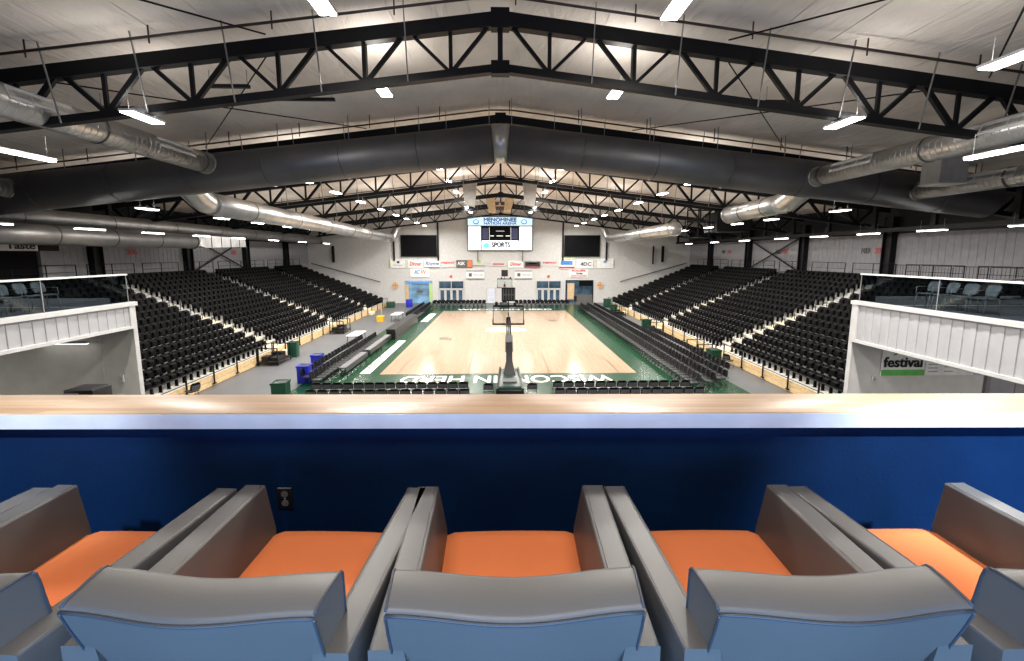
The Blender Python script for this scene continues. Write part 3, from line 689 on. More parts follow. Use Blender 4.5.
# ------------------------------------------------------------------ seating stands
NR = 16; TR = .7; RISE = .29; Z1 = .58
def rowz(r): return Z1+RISE*r
XS = {-1: 15.6, 1: 14.9}
AIS = {-1: (30.2, 40.7, 51.3), 1: (28.7, 39.7, 50.7)}
YA, YB = 14.6, 59.2; AW = 1.4
for s, nm in ((-1, 'left'), (1, 'right')):
    e = empty('seating_stand', (0, 0, 0), 0, f'stepped grandstand platform along the {nm} side of the court', 'grandstand')
    def deck(q):
        for r in range(NR):
            x0 = s*(XS[s]+TR*r); x1 = s*(XS[s]+TR*(r+1)+.02)
            q.box(min(x0, x1), max(x0, x1), YA, YB, rowz(r)-.30 if r else 0.0, rowz(r))
    part('platform', e, M['alu_deck'], deck)
    def fasc(q, r0, r1):
        for r in range(r0, r1):
            x0 = s*(XS[s]+TR*r-.012); q.box(min(x0, x0+s*.02), max(x0, x0+s*.02), YA, YB, rowz(r)-.24, rowz(r)-.03)
    part('riser_fascia', e, M['step_grey'], lambda q: fasc(q, 1, 9))
    part('riser_fascia', e, M['step_grey'], lambda q: fasc(q, 9, NR))
    def front(q):
        x0 = s*(XS[s]-.05)
        q.box(min(x0, x0+s*.08), max(x0, x0+s*.08), YA, YB, .02, .26); q.box(min(x0, x0+s*.08), max(x0, x0+s*.08), YA, YB, .33, .57)
    part('front_fascia', e, M['stand_wood'], front)
    for a in AIS[s]:
        def st(q, r0, r1):
            for r in range(r0, r1):
                x0 = s*(XS[s]+TR*r+TR*.55); x1 = s*(XS[s]+TR*(r+1)+.0)
                q.box(min(x0, x1), max(x0, x1), a-AW/2+.08, a+AW/2-.08, rowz(r)+.001, rowz(r)+RISE/2)
                x2 = s*(XS[s]+TR*r+.02); x3 = s*(XS[s]+TR*r+TR*.5)
                q.box(min(x2, x3), max(x2, x3), a-AW/2+.04, a+AW/2-.04, rowz(r)+.002, rowz(r)+.02)
        part('aisle_steps', e, M['step_cream'], lambda q: st(q, 0, 8)); part('aisle_steps', e, M['step_grey'], lambda q: st(q, 8, NR-1))
        def foot(q):
            x0 = s*(XS[s]-.5); x1 = s*(XS[s]-.06)
            q.box(min(x0, x1), max(x0, x1), a-AW/2, a+AW/2, 0, .3)
        part('foot_step', e, M['step_cream'], foot)
    # concourse behind
    b = MB(); x0 = s*(XS[s]+TR*NR+.02); b.box(min(x0, s*W), max(x0, s*W), 14.4, YB, 5.0, 5.38); struct(b.build('floor_concourse_'+nm, M['deck_floor']))
    b = MB(); b.box(min(s*(XS[s]+.3), s*W), max(s*(XS[s]+.3), s*W), YB+.02, YB+.12, 0, .5)
    def tri(q):
        for r in range(NR):
            x0 = s*(XS[s]+TR*r); x1 = s*(XS[s]+TR*(r+1)); q.box(min(x0, x1), max(x0, x1), YB+.02, YB+.1, 0, rowz(r))
    part('end_panel', e, M['step_grey'], tri)
    # aisle rails
    for ai, a in enumerate(AIS[s]):
        for k in range(5):
            r = 1+k*2; x = s*(XS[s]+TR*r+.1); z = rowz(r)
            b = MB(); b.tube([(x, a, z), (x, a, z+.8), (x+s*.75, a, z+.8+RISE), (x+s*.75, a, z+RISE)], .022, 6)
            tag(b.build('aisle_handrail', M['dark_steel']), f'small black loop handrail in the {ordn(ai+1)} aisle of the {nm} stands, {ordn(k+1)} one up', 'handrail', f'aisle handrails in the {nm} stands')
    # front rail of first row
    secs = [YA+.3]+[v for a in AIS[s] for v in (a-AW/2-.1, a+AW/2+.1)]+[YB]
    for k in range(0, len(secs), 2):
        y0, y1 = secs[k], secs[k+1]; x = s*(XS[s]-.12)
        e2 = empty('front_guard_rail', (x, y0, 0), 0, f'black guard rail before the first row of the {nm} stands, {ordn(k//2+1)} section from camera', 'guard rail', f'front guard rails of the {nm} stands')
        n = max(2, int((y1-y0)/1.9)); z0 = .1
        for j in range(n+1):
            yy = (y1-y0)*j/n
            part('post', e2, M['dark_steel'], lambda q: (q.box(-.03, .03, yy-.03, yy+.03, z0, 1.15), q.box(-.05, .05, yy-.1, yy+.1, z0, z0+.06)))
        part('top_rail', e2, M['dark_steel'], lambda q: q.tube([(0, 0, 1.15), (0, y1-y0, 1.15)], .03, 6))
        part('mid_rail', e2, M['dark_steel'], lambda q: q.tube([(0, 0, .7), (0, y1-y0, .7)], .02, 6))
    # rear rail on the concourse
    y = 20.0; k = 0
    while y < 58:
        e2 = empty('concourse_railing', (s*(W-.85), y, 5.38), 0, f'thin black railing on the {nm} concourse behind the top row, {ordn(k+1)} panel from camera', 'railing', f'railings on the {nm} concourse')
        part('rails', e2, M['dark_steel'], lambda q: (q.tube([(0,0,1.0),(0,3.6,1.0)], .025, 6), q.tube([(0,0,.55),(0,3.6,.55)], .018, 6)))
        for j in range(3): part('post', e2, M['dark_steel'], lambda q: q.tube([(0, j*1.8, 0), (0, j*1.8, 1.02)], .028, 6))
        y += 4.35; k += 1

# ---- stadium seat
def seat_parts():
    bk = MB(); rows = []
    for (z, y0) in ((.38, 0), (.47, .015), (.60, .04), (.70, .062), (.745, .075)):
        rows.append([(x, y0-.035*(1-(x/.24)**2)+(.0), z-(.02*abs(x/.24)**3 if z > .72 else 0)) for x in (-.24, -.16, 0, .16, .24)])
    # local frame: seat faces -y ; rows front then rear
    fr = rows; re = [[(p[0], p[1]+.05, p[2]) for p in r] for r in rows]
    loop = [f+g[::-1] for f, g in zip(fr, re)]
    bk.grid(loop, closed=True)
    bk.quad(*loop[-1]); bk.quad(*loop[0][::-1])
    st = MB()   # folded-up seat pan
    st.hexa([(-.18,-.13,.36),(.18,-.13,.36),(.18,-.03,.33),(-.18,-.03,.33),(-.17,-.10,.64),(.17,-.10,.64),(.17,-.04,.66),(-.17,-.04,.66)], smooth=False)
    st.hexa([(-.14,-.145,.40),(.14,-.145,.40),(.14,-.125,.39),(-.14,-.125,.39),(-.13,-.12,.60),(.13,-.12,.60),(.13,-.1,.61),(-.13,-.1,.61)])
    fr_ = MB()
    for sx in (-.235, .235):
        fr_.box(sx-.015, sx+.015, -.06, .06, 0, .46); fr_.box(sx-.02, sx+.02, -.14, .1, .44, .48); fr_.box(sx-.02, sx+.02, -.1, .1, 0, .02)
    fr_.box(-.235, .235, -.02, .02, .34, .38)
    return bk, st, fr_
bk, st, frm = seat_parts()
seats = []
for s, nm in ((-1, 'left'), (1, 'right')):
    bnd = [YA+.5]+[v for a in AIS[s] for v in (a-AW/2, a+AW/2)]+[YB-.2]
    for k in range(0, len(bnd), 2):
        y0, y1 = bnd[k], bnd[k+1]; n = int((y1-y0)/.51)
        for r in range(NR):
            for j in range(n):
                y = y1-(j+.5)*(y1-y0)/n if k == 0 else y0+(j+.5)*(y1-y0)/n
                x = s*(XS[s]+TR*r+.46); z = rowz(r)
                u, v, f = px(x, y, z+.6)
                if k == 0: where = f'{ordn(j+1)} seat before the nearest aisle'
                else: where = f'{ordn(j+1)} seat beyond the {["","nearest","second","third"][k//2]} aisle'
                vis = 148 < u < 842 and v < 396
                seats.append((f if vis else f+1000, f, x, y, z, s, f'black stadium seat, {nm} stands, {ordn(r+1)} row up, {where}', f'stadium seats in the {nm} stands', vis))
seats.sort(key=lambda t: t[0])
e0 = empty('stadium_seat')
bk.build('backrest', M['seat_black'], e0); st.build('seat', M['seat_black'], e0); frm.build('frame', M['seat_black'], e0)
stuff = MB(); one = MB(); one.add(bk, Matrix()); one.add(st, Matrix()); one.add(frm, Matrix())
first = True; cnt = 0
for (_, f, x, y, z, s, lab, grp, vis) in seats:
    rz = PI/2 if s > 0 else -PI/2     # local -y faces the court
    rz = -PI/2 if s > 0 else PI/2
    if cnt < 300 and vis:
        o = e0 if first else dup(e0, 'stadium_seat', (x, y, z), rz)
        if first: o.location = (x, y, z); o.rotation_euler = (0, 0, rz); first = False
        tag(o, lab, 'stadium seat', grp); cnt += 1
    elif vis or y > 17:
        stuff.add(one, Matrix.Translation((x, y, z)) @ Matrix.Rotation(rz, 4, 'Z'))
o = stuff.build('stadium_seats_beyond', M['seat_black']); tag(o, 'remaining rows of black stadium seats filling both stands farther away', 'stadium seats', None, 'stuff')

# ------------------------------------------------------------------ floor chairs
def chair_parts():   # faces +y, origin on floor
    s_ = MB(); s_.hexa([(-.22,-.2,.42),(.22,-.2,.42),(.21,.22,.43),(-.21,.22,.43),(-.21,-.2,.47),(.21,-.2,.47),(.20,.21,.485),(-.20,.21,.485)])
    b_ = MB(); rows = []
    for z, hw, y in ((.54, .225, -.2), (.62, .235, -.215), (.74, .235, -.24), (.83, .21, -.255), (.88, .14, -.26)):
        xs = [-1, -.6, 0, .6, 1]
        rows.append([(x*hw, y-.02*(1-x*x), z) for x in xs]+[(x*hw, y-.05-.02*(1-x*x), z) for x in xs[::-1]])
    b_.grid(rows, closed=True); b_.quad(*rows[-1]); b_.quad(*rows[0][::-1])
    f_ = MB()
    for sx in (-.225, .225):
        f_.tube([(sx, .22, 0), (sx, .1, .42), (sx, -.2, .5), (sx, -.27, .84)], .013, 5)
        f_.tube([(sx, -.27, 0), (sx, .02, .44)], .013, 5)
    f_.tube([(-.225, .2, .08), (.225, .2, .08)], .01, 5); f_.tube([(-.225, -.24, .08), (.225, -.24, .08)], .01, 5)
    return s_, b_, f_
s_, b_, f_ = chair_parts()
CH = []   # x, y, facing, label, group
def chrow(x0, x1, y, rz, n, lab, grp):
    for k in range(n):
        x = x0+(x1-x0)*(k/(max(1, n-1))); CH.append((x, y, rz, lab.format(ordn(k+1)), grp))
def chcol(x, y0, y1, rz, lab, grp, pitch=.53):
    n = int((y1-y0)/pitch)
    for k in range(n): CH.append((x, y0+k*pitch, rz, lab.format(ordn(k+1)), grp))
chrow(-8.75, -1.72, 19.8, 0, 14, 'black folding chair, {} from left in the nearest row, left of the near hoop', 'baseline chairs left of the near hoop')
chrow(-8.95, -1.85, 20.9, 0, 15, 'black folding chair, {} from left in the second row, left of the near hoop', 'baseline chairs left of the near hoop')
chrow(2.75, 9.3, 19.8, 0, 14, 'black folding chair, {} from left in the nearest row, right of the near hoop', 'baseline chairs right of the near hoop')
chrow(2.78, 9.1, 20.9, 0, 13, 'black folding chair, {} from left in the second row, right of the near hoop', 'baseline chairs right of the near hoop')
CH.append((-.62, 20.6, 0, 'single black folding chair close against the left side of the near hoop base', 'chairs flanking the near hoop'))
CH.append((1.5, 20.6, 0, 'single black folding chair close against the right side of the near hoop base', 'chairs flanking the near hoop'))
for i, (x, ya, yb, nm) in enumerate(((9.95, 21.6, 56, 'front'), (10.85, 21.9, 56, 'second'), (11.75, 22.4, 56, 'third'), (12.7, 24.0, 38, 'rear'))):
    chcol(x, ya, yb, PI/2, 'black folding chair, {} from camera in the '+nm+' courtside row at right', f'right courtside chairs, {nm} row')
for i, (x, ya, yb, nm) in enumerate(((-9.75, 22.6, 35, 'front'), (-10.5, 23.2, 34, 'rear'), (-9.0, 46, 57.5, 'far front'), (-9.8, 46, 57.5, 'far rear'))):
    chcol(x, ya, yb, -PI/2, 'black folding chair, {} from camera in the '+nm+' courtside row at left', f'left courtside chairs, {nm} row')
for (xa, xb, nm) in ((-8.9, -2.3, 'left'), (2.1, 8.9, 'right')):
    for y, rn in ((57.6, 'front'), (58.6, 'rear')):
        chrow(xa, xb, y, PI, 13, 'black folding chair, {} from left in the far baseline '+rn+f' row, {nm} half', f'far baseline chairs, {nm} half')
CH.append((-15.0, 20.8, 1.2, 'empty folding chair by the left stand steps nearest the camera', 'loose folding chairs'))
CH.append((14.2, 26.2, -1.0, 'empty folding chair facing away beside the right green bin', 'loose folding chairs'))
CH.sort(key=lambda t: t[1])
seen = set(); CHI = CH[:300]; CHR = CH[300:]
e0 = empty('folding_chair')
part('back_sheen_panel', b_.build('backrest', M['chair_black'], e0), M['back_sheen_panel'], lambda q: q.hexa([(-.2,-.287,.57),(.2,-.287,.57),(.2,-.25,.57),(-.2,-.25,.57),(-.2,-.317,.77),(.2,-.317,.77),(.2,-.27,.77),(-.2,-.27,.77)])); s_.build('seat', M['chair_grey'], e0); f_.build('frame', M['chair_frame'], e0)  # grey rear panel paints the sheen onto the black backrest
for i, (x, y, rz, lab, grp) in enumerate(CHI):
    o = e0 if i == 0 else dup(e0, 'folding_chair', (x, y, 0.012), rz)
    o.location = (x, y, .014); o.rotation_euler = (0, 0, rz+random.uniform(-.04, .04)); tag(o, lab, 'folding chair', grp)
if CHR:
    q = MB(); one = MB(); one.add(b_, Matrix()); one.add(s_, Matrix()); one.add(f_, Matrix())
    for (x, y, rz, lab, grp) in CHR: q.add(one, Matrix.Translation((x, y, .014)) @ Matrix.Rotation(rz, 4, 'Z'))
    o = q.build('folding_chairs_beyond', M['chair_black']); tag(o, 'remaining black folding chairs at the far end of the floor', 'folding chairs', None, 'stuff')
# press tables and scorer's table at left sideline
for k, (y0, y1) in enumerate(((24.6, 28.7), (29.3, 35.0))):
    e = empty('courtside_table', (-9.15, y0, .012), 0, f'long low table with dark grey top at the left sideline, {["nearest","second"][k]} one', 'table', 'courtside tables')
    part('table_top', e, M['cloth_grey'], lambda q: q.box(-.22, .22, 0, y1-y0, .52, .56)); 
    for yy in (.3, (y1-y0)/2, y1-y0-.3):
        for xx in (-.18, .18): part('leg', e, M['dark_steel'], lambda q: q.box(xx-.02, xx+.02, yy-.02, yy+.02, 0, .52))
    part('cloth_drop', e, M['black'], lambda q: q.box(.2, .225, 0, y1-y0, .25, .56))
e = empty('scorers_table', (-8.75, 35.6, .012), 0, 'long scorers table with a plain grey front panel at the left sideline', 'table')
part('front_panel', e, M['chair_grey'], lambda q: q.hexa([(.1,0,0),(.14,0,0),(.14,9.2,0),(.1,9.2,0),(-.05,0,.86),(0,0,.86),(0,9.2,.86),(-.05,9.2,.86)]))
part('table_top', e, M['black'], lambda q: q.box(-.75, 0, 0, 9.2, .83, .87))
part('end_panel', e, M['black'], lambda q: (q.box(-.72, 0, 0, .04, 0, .83), q.box(-.72, 0, 9.16, 9.2, 0, .83)))
for i, (x, y, lab) in enumerate(((-11.6, 34.6, 'white topped folding table behind the left courtside chairs, nearer one'), (-11.1, 46.3, 'white topped folding table behind the left courtside chairs, farther one'))):
    e = empty('folding_table', (x, y, 0), 0, lab, 'table', 'white folding tables')
    part('table_top', e, M['sign_white'], lambda q: q.box(-.45, .45, -1.1, 1.1, .72, .76))
    for xx in (-.38, .38):
        for yy in (-.95, .95): part('leg', e, M['dark_steel'], lambda q: q.box(xx-.02, xx+.02, yy-.02, yy+.02, 0, .72))
# bins
def bin_(x, y, m, lab, h=.95, w=.62):
    e = empty('waste_bin', (x, y, 0.0), .1, lab, 'bin')
    part('bin_body', e, M[m], lambda q: q.hexa([(-w*.49,-w*.49,0),(w*.49,-w*.49,0),(w*.49,w*.49,0),(-w*.49,w*.49,0),(-w*.5,-w*.5,h),(w*.5,-w*.5,h),(w*.5,w*.5,h),(-w*.5,w*.5,h)]), bevel=.03)
    part('bin_rim', e, M[m], lambda q: (q.box(-w*.53, w*.53, -w*.53, -w*.44, h-.06, h+.03), q.box(-w*.53, w*.53, w*.44, w*.53, h-.06, h+.03), q.box(-w*.53, -w*.44, -w*.5, w*.5, h-.06, h+.03), q.box(w*.44, w*.53, -w*.5, w*.5, h-.06, h+.03)))
    part('bin_opening', e, M['black'], lambda q: q.box(-w*.36, w*.36, -w*.36, w*.36, h, h+.012))
bin_(-10.9, 23.9-.2, 'bin_blue', 'blue waste bin at the near end of the left courtside chairs')
bin_(-11.25, 26.3, 'bin_blue', 'blue waste bin behind the left courtside chairs, second from camera')
bin_(-10.8, 20.9, 'bin_green', 'dark green square bin nearest the camera at left', .85, .68)
bin_(-14.4, 29.9, 'bin_green', 'green bin beside the black rack at the foot of the left stands', 1.0, .6)
bin_(13.6, 26.9, 'bin_green', 'green bin nearest the camera at right of the courtside chairs', 1.0, .68)
bin_(13.5, 39.6, 'bin_green', 'green bin between right courtside chairs and stands, second from camera', 1.0, .68)
bin_(13.5, 51.4, 'bin_green', 'small green bin far along the right stands', 1.0, .68)
bin_(14.2, 57.5, 'bin_green', 'small green bin at the far right end of the floor', 1.1, .8)
bin_(-12.3, 58.3, 'bin_blue', 'blue waste bin at the far left before the mural opening', 1.0, .8)
bin_(-14.7, 58.0, 'bin_green', 'low green bin at the far left beside the stands', .7, 1.0)
e = empty('yellow_floor_stand', (-12.7, 45.6, 0), 0, 'yellow plastic bucket stand on the concrete at left', 'bucket')
part('bucket', e, M['yellow'], lambda q: q.hexa([(-.3,-.3,0),(.3,-.3,0),(.3,.3,0),(-.3,.3,0),(-.35,-.35,.6),(.35,-.35,.6),(.35,.35,.6),(-.35,.35,.6)])); part('handle', e, M['yellow'], lambda q: q.tube([(.1, 0, .6), (.15, 0, 1.4)], .03, 6))
# black racks at the foot of stands
for i, (x, y, nm, lab) in enumerate(((-14.8, 28.2, 'left', 'low black equipment rack at the foot of the left stands, nearest one'), (-14.6, 39.3, 'left', 'low black equipment rack at the foot of the left stands, farther one'),
                        (13.6, 38.0, 'right', 'low black equipment rack beside the second right green bin'), (13.6, 49.6, 'right', 'low black equipment rack far along the right stands'), (13.6, 28.7, 'right', 'low black equipment rack beside the nearest right green bin'))):
    e = empty('equipment_rack', (x, y, 0), 0, lab, 'rack')
    part('platform', e, M['black'], lambda q: q.box(-.65, .65, -.9, .9, .18, .26), )
    part('shelf_load', e, M['black'], lambda q: (q.box(-.5, -.1, -.7, -.1, .26, .55), q.box(0, .5, -.6, .2, .26, .48), q.box(-.4, .3, .3, .8, .26, .62)))
    for xx in (-.6, .6):
        for yy in (-.85, .85):
            part('upright', e, M['dark_steel'], lambda q: q.box(xx-.03, xx+.03, yy-.03, yy+.03, 0, 1.15))
    part('top_rail', e, M['dark_steel'], lambda q: (q.box(-.63, .63, .83, .87, 1.1, 1.15), q.box(-.63, .63, -.87, -.83, 1.1, 1.15)))
e = empty('loudspeaker_stand', (9.95, 57.9, 0), 0, 'tall black loudspeaker standing before the right doorway on the far wall', 'loudspeaker')
part('cabinet', e, M['black'], lambda q: q.box(-.18, .18, -.2, .2, .75, 1.5)); part('pole', e, M['black'], lambda q: (q.box(-.03, .03, -.03, .03, 0, .75), q.box(-.2, .2, -.2, .2, 0, .05)))

# ------------------------------------------------------------------ basketball hoops
def hoop(x, yb, s, lab, clock=True):      # yb: baseline y, s: +1 board towards +y
    e = empty('basketball_hoop', (x, yb, 0.02), 0 if s > 0 else PI, lab, 'basketball hoop')
    part('base', e, M['hoop_base'], lambda q: q.hexa([(-.62,-4.4,.06),(.62,-4.4,.06),(.50,-1.9,.06),(-.50,-1.9,.06),(-.58,-4.3,.55),(.58,-4.3,.55),(.45,-2.0,.85),(-.45,-2.0,.85)]), bevel=.05)
    part('base_pad', e, M['black'], lambda q: (q.hexa([(-.68,-4.5,.02),(-.58,-4.5,.02),(-.46,-1.85,.02),(-.56,-1.85,.02),(-.68,-4.5,.5),(-.58,-4.5,.5),(-.44,-1.85,.9),(-.54,-1.85,.9)]), q.hexa([(.58,-4.5,.02),(.68,-4.5,.02),(.56,-1.85,.02),(.46,-1.85,.02),(.58,-4.5,.5),(.68,-4.5,.5),(.54,-1.85,.9),(.44,-1.85,.9)]), q.box(-.68, .68, -4.55, -4.4, .02, .4)))
    part('weight_cover', e, M['sign_grey'], lambda q: q.box(-.35, .35, -3.9, -3.3, .6, .68))
    part('mast', e, M['black'], lambda q: (q.hexa([(-.36,-3.0,.6),(.36,-3.0,.6),(.34,-2.5,.6),(-.34,-2.5,.6),(-.17,-2.45,1.35),(.17,-2.45,1.35),(.17,-1.95,1.3),(-.17,-1.95,1.3)]), q.hexa([(-.17,-2.45,1.35),(.17,-2.45,1.35),(.17,-1.95,1.3),(-.17,-1.95,1.3),(-.17,-1.75,2.25),(.17,-1.75,2.25),(.17,-1.35,2.25),(-.17,-1.35,2.25)])))
    part('front_pad', e, M['duct_band'], lambda q: q.hexa([(-.22,-1.95,1.75),(.22,-1.95,1.75),(.22,-1.2,1.6),(-.22,-1.2,1.6),(-.2,-1.5,2.6),(.2,-1.5,2.6),(.2,-1.0,2.5),(-.2,-1.0,2.5)]))
    part('arm', e, M['black'], lambda q: (q.beam((-.1, -1.6, 2.3), (-.1, .35, 3.1), .09, .12), q.beam((.1, -1.6, 2.3), (.1, .35, 3.1), .09, .12), q.beam((0, -1.9, 1.9), (0, .35, 3.6), .07, .07)))
    bb = part('backboard_frame', e, M['black'], lambda q: (q.box(-.92, .92, .36, .42, 2.9, 2.96), q.box(-.92, .92, .36, .42, 3.94, 3.98), q.box(-.92, -.88, .36, .42, 2.9, 3.98), q.box(.88, .92, .36, .42, 2.9, 3.98), q.box(-.12, .12, .3, .38, 2.85, 3.35)))
    part('backboard_glass', bb, M['clear_glass'], lambda q: q.box(-.88, .88, .38, .40, 2.96, 3.95))
    part('edge_padding', e, M['black'], lambda q: (q.box(-.95, .95, .35, .45, 2.86, 2.93), q.box(-.95, -.9, .35, .45, 2.86, 3.2), q.box(.9, .95, .35, .45, 2.86, 3.2)))
    part('rim', e, M['sign_orange'], lambda q: q.tube([(.225*math.cos(t*PI/10), .75+.225*math.sin(t*PI/10), 3.05) for t in range(21)], .012, 6, caps=False))
    part('net', e, M['net_white'], lambda q: [q.tube([(.22*math.cos(t*PI/5), .75+.22*math.sin(t*PI/5), 3.04), (.12*math.cos(t*PI/5+.4), .75+.12*math.sin(t*PI/5+.4), 2.62)], .006, 4) for t in range(10)]+[q.tube([(.22*math.cos(t*PI/5), .75+.22*math.sin(t*PI/5), 3.04), (.12*math.cos(t*PI/5-.4), .75+.12*math.sin(t*PI/5-.4), 2.62)], .006, 4) for t in range(10)])
    c = part('shot_clock', e, M['black'], lambda q: (q.box(-.4, .4, .1, .3, 4.3, 5.1), ))
    part('clock_grid', c, M['sign_grey'], lambda q: ([q.box(-.33+k*.16, -.27+k*.16, .08, .1, 4.38, 5.02) for k in range(5)], q.box(-.33, .37, .075, .09, 4.65, 4.72)))
    part('clock_bracket', e, M['black'], lambda q: (q.box(-.03, .03, .2, .4, 3.9, 4.35), q.box(-.9, .9, .28, .38, 3.98, 4.06), q.box(-.78, -.62, .2, .4, 4.05, 4.25), q.box(.3, .46, .2, .4, 4.05, 4.2)))
hoop(XC-.02, 25.1, 1, 'near basketball hoop seen from behind with green wheeled base')
hoop(XC, 53.9, -1, 'far basketball hoop at the opposite baseline')

# ------------------------------------------------------------------ suite decks either side
def deck(s, nm, xf, zb, ye, wallm):
    xo = s*(W-.05)
    a, c = sorted((s*xf, xo))
    b = MB(); b.box(a, c, 1.2, ye, 5.1, 5.35); struct(b.build('floor_deck_'+nm, M['deck_floor']))
    b = MB(); b.box(a, c, ye, ye+.14, 0, 5.35)
    if s < 0: b.box(-13.06, -13.03, ye-.01, ye, 0, 5.0)
    struct(b.build('wall_deck_'+nm, M[wallm]))
    b = MB(); x0 = s*xf; b.box(min(x0, x0-s*.06), max(x0, x0-s*.03), ye-.01, ye+.15, 0, 5.40); struct(b.build('trim_post_'+nm, M['white_metal']))
    e = empty('deck_parapet', (s*xf, 1.2, 0), 0, f'white corrugated metal parapet of the {nm} upper deck', 'parapet')
    def cor(q):
        q.box(-.03, .03, 0, ye-1.2, zb, 5.4)
        y = .1
        while y < ye-1.35:
            w = .165; q.hexa([(-s*.03-.0, y, zb+.02), (-s*.03, y+w, zb+.02), (-s*.05, y+w*.92, zb+.02), (-s*.05, y+w*.08, zb+.02),
                             (-s*.03, y, 5.35), (-s*.03, y+w, 5.35), (-s*.05, y+w*.92, 5.35), (-s*.05, y+w*.08, 5.35)] if s > 0 else
                            [(-s*.03, y+w, zb+.02), (-s*.03, y, zb+.02), (-s*.05, y+w*.08, zb+.02), (-s*.05, y+w*.92, zb+.02),
                             (-s*.03, y+w, 5.35), (-s*.03, y, 5.35), (-s*.05, y+w*.08, 5.35), (-s*.05, y+w*.92, 5.35)]); y += .3
    part('corrugated_face', e, M['white_panel'], cor)
    part('cap', e, M['white_metal'], lambda q: q.box(-.12, .12, 0, ye-1.05, 5.4, 5.52))
    part('bottom_trim', e, M['white_metal'], lambda q: q.box(-.1, .1, 0, ye-1.2, zb-.05, zb+.04))
    part('end_trim', e, M['white_metal'], lambda q: q.box(-.09, .09, ye-1.34, ye-1.16, zb, 5.4))
    e = empty('glass_railing', (s*xf, 1.2, 5.52), 0, f'glass guard railing with white top rail on the {nm} upper deck', 'railing')
    Lr = ye-1.2-.05; n = 5
    for k in range(n): part('glass_panel', e, M['glass'], lambda q: q.box(-.008, .008, Lr*k/n+.02, Lr*(k+1)/n-.02, .02, .86))
    for k in range(n+1): part('post', e, M['brace_grey'], lambda q: q.box(-.01, .01, Lr*k/n-.01, Lr*k/n+.01, 0, .86))
    part('top_rail', e, M['white_metal'], lambda q: q.box(-.035, .035, -.02, Lr+.03, .86, .91))
deck(-1, 'left', 11.95, 4.72, 14.22, 'beige_wall')
deck(1, 'right', 11.8, 4.2, 14.0, 'grey_wall')
# end rails and lights under the decks
e = empty('strip_lamp', (-14.05, 13.95, 4.2), PI/2, 'white strip lamp on the beige wall beneath the left deck', 'ceiling lamp')
part('housing', e, M['white_metal'], lambda q: q.box(-.08, .08, -.87, .87, .03, .08)); part('tube_light', e, emit('lamp_soft', (1, .98, .94), 1.6), lambda q: q.box(-.05, .05, -.85, .85, 0, .03))
area('lamp_glow', e, (0, 0, -.03), (0, 0, 0), .2, 1.6, .6)
e = empty('under_deck_lamp', (12.0, 11.2, 4.18), 0, 'slim pale lamp housing under the lower edge of the right parapet', 'lamp')
part('housing', e, M['white_metal'], lambda q: q.box(-.09, .09, -.9, 1.3, -.1, -.03)); part('diffuser', e, M['sign_white'], lambda q: q.box(-.05, .05, -.85, 1.25, -.12, -.1))
area('lamp_glow', e, (0.3, .3, -.2), (0, 0, 0), .2, 2.0, 15)
for k, (x, y, nm) in enumerate(((-17.5, 8.0, 'left'), (17.5, 8.0, 'right'))):  # added fills, out of view, to light the walls below the decks
    e = empty('under_deck_fill_panel', (x, y, 4.95), 0, f'unseen square fill panel added to the underside of the {nm} deck', 'ceiling lamp')
    part('housing', e, M['white_metal'], lambda q: q.box(-.9, .9, -.9, .9, .02, .1)); area('lamp_glow', e, (0, 0, 0), (0, 0, 0), 1.7, 1.7, 260)
# festival banner
e = empty('festival_banner', (13.55, 13.95, 3.38), 0, 'white banner with the word festival above a green band, right deck wall', 'banner')
part('banner_sheet', e, M['sign_white'], lambda q: q.box(-.74, .74, 0, .03, -.4, .55))
part('green_band', e, M['sign_green'], lambda q: q.box(-.74, .74, -.01, 0, -.4, -.2))
text('festival', .48, (-.02, -.02, .05), (PI/2, 0, 0), M['black'], 'lettering', e, .006, width=1.34, bold=.012)
part('green_leaf', e, M['sign_green'], lambda q: q.quad((-.42,-.015,.30),(-.30,-.015,.30),(-.18,-.015,.42),(-.27,-.015,.43)))
e = empty('sponsor_banner', (15.4, 13.95, 3.38), 0, 'white banner with faint small print and a blue mark, right of festival banner', 'banner')
part('banner_sheet', e, M['sign_white'], lambda q: q.box(-1.08, 1.08, 0, .03, -.4, .5))
part('small_print', e, M['side_panel'], lambda q: ([q.box(-.98, -.65, -.008, 0, -.28+k*.12, -.25+k*.12) for k in range(4)], [q.box(-.42, -.1, -.008, 0, -.28+k*.16, -.25+k*.16) for k in range(3)]))
part('blue_mark', e, M['sign_blue'], lambda q: (q.box(.62, .95, -.008, 0, -.38, -.22)))
# door at the right deck wall
e = empty('door_6', (16.55, 13.98, 0)); e['kind'] = 'structure'
part('frame', e, M['brace_grey'], lambda q: (q.box(-.08, .06, -.08, .02, 0, 3.1), q.box(1.9, 2.04, -.08, .02, 0, 3.1), q.box(-.08, 2.04, -.08, .02, 3.0, 3.12)))
part('door_leaf', e, M['side_panel'], lambda q: (q.box(.06, .97, -.04, 0, 0, 3.0), q.box(1.0, 1.9, -.04, 0, 0, 3.0)))
# small wall boxes
for (x, y, z, lab) in ((-12.45, 14.2, 3.0, 'small square switch plate on the beige wall under the left deck'), (12.6, 13.98, 2.85, 'small conduit box on the wall left of the festival banner')):
    e = empty('wall_box', (x, y, z), 0, lab, 'wall box')
    part('plate', e, M['white_metal'], lambda q: q.box(-.06, .06, -.03, 0, -.12, .12)); part('toggle', e, M['brace_grey'], lambda q: q.box(-.02, .02, -.045, -.03, -.04, .04))
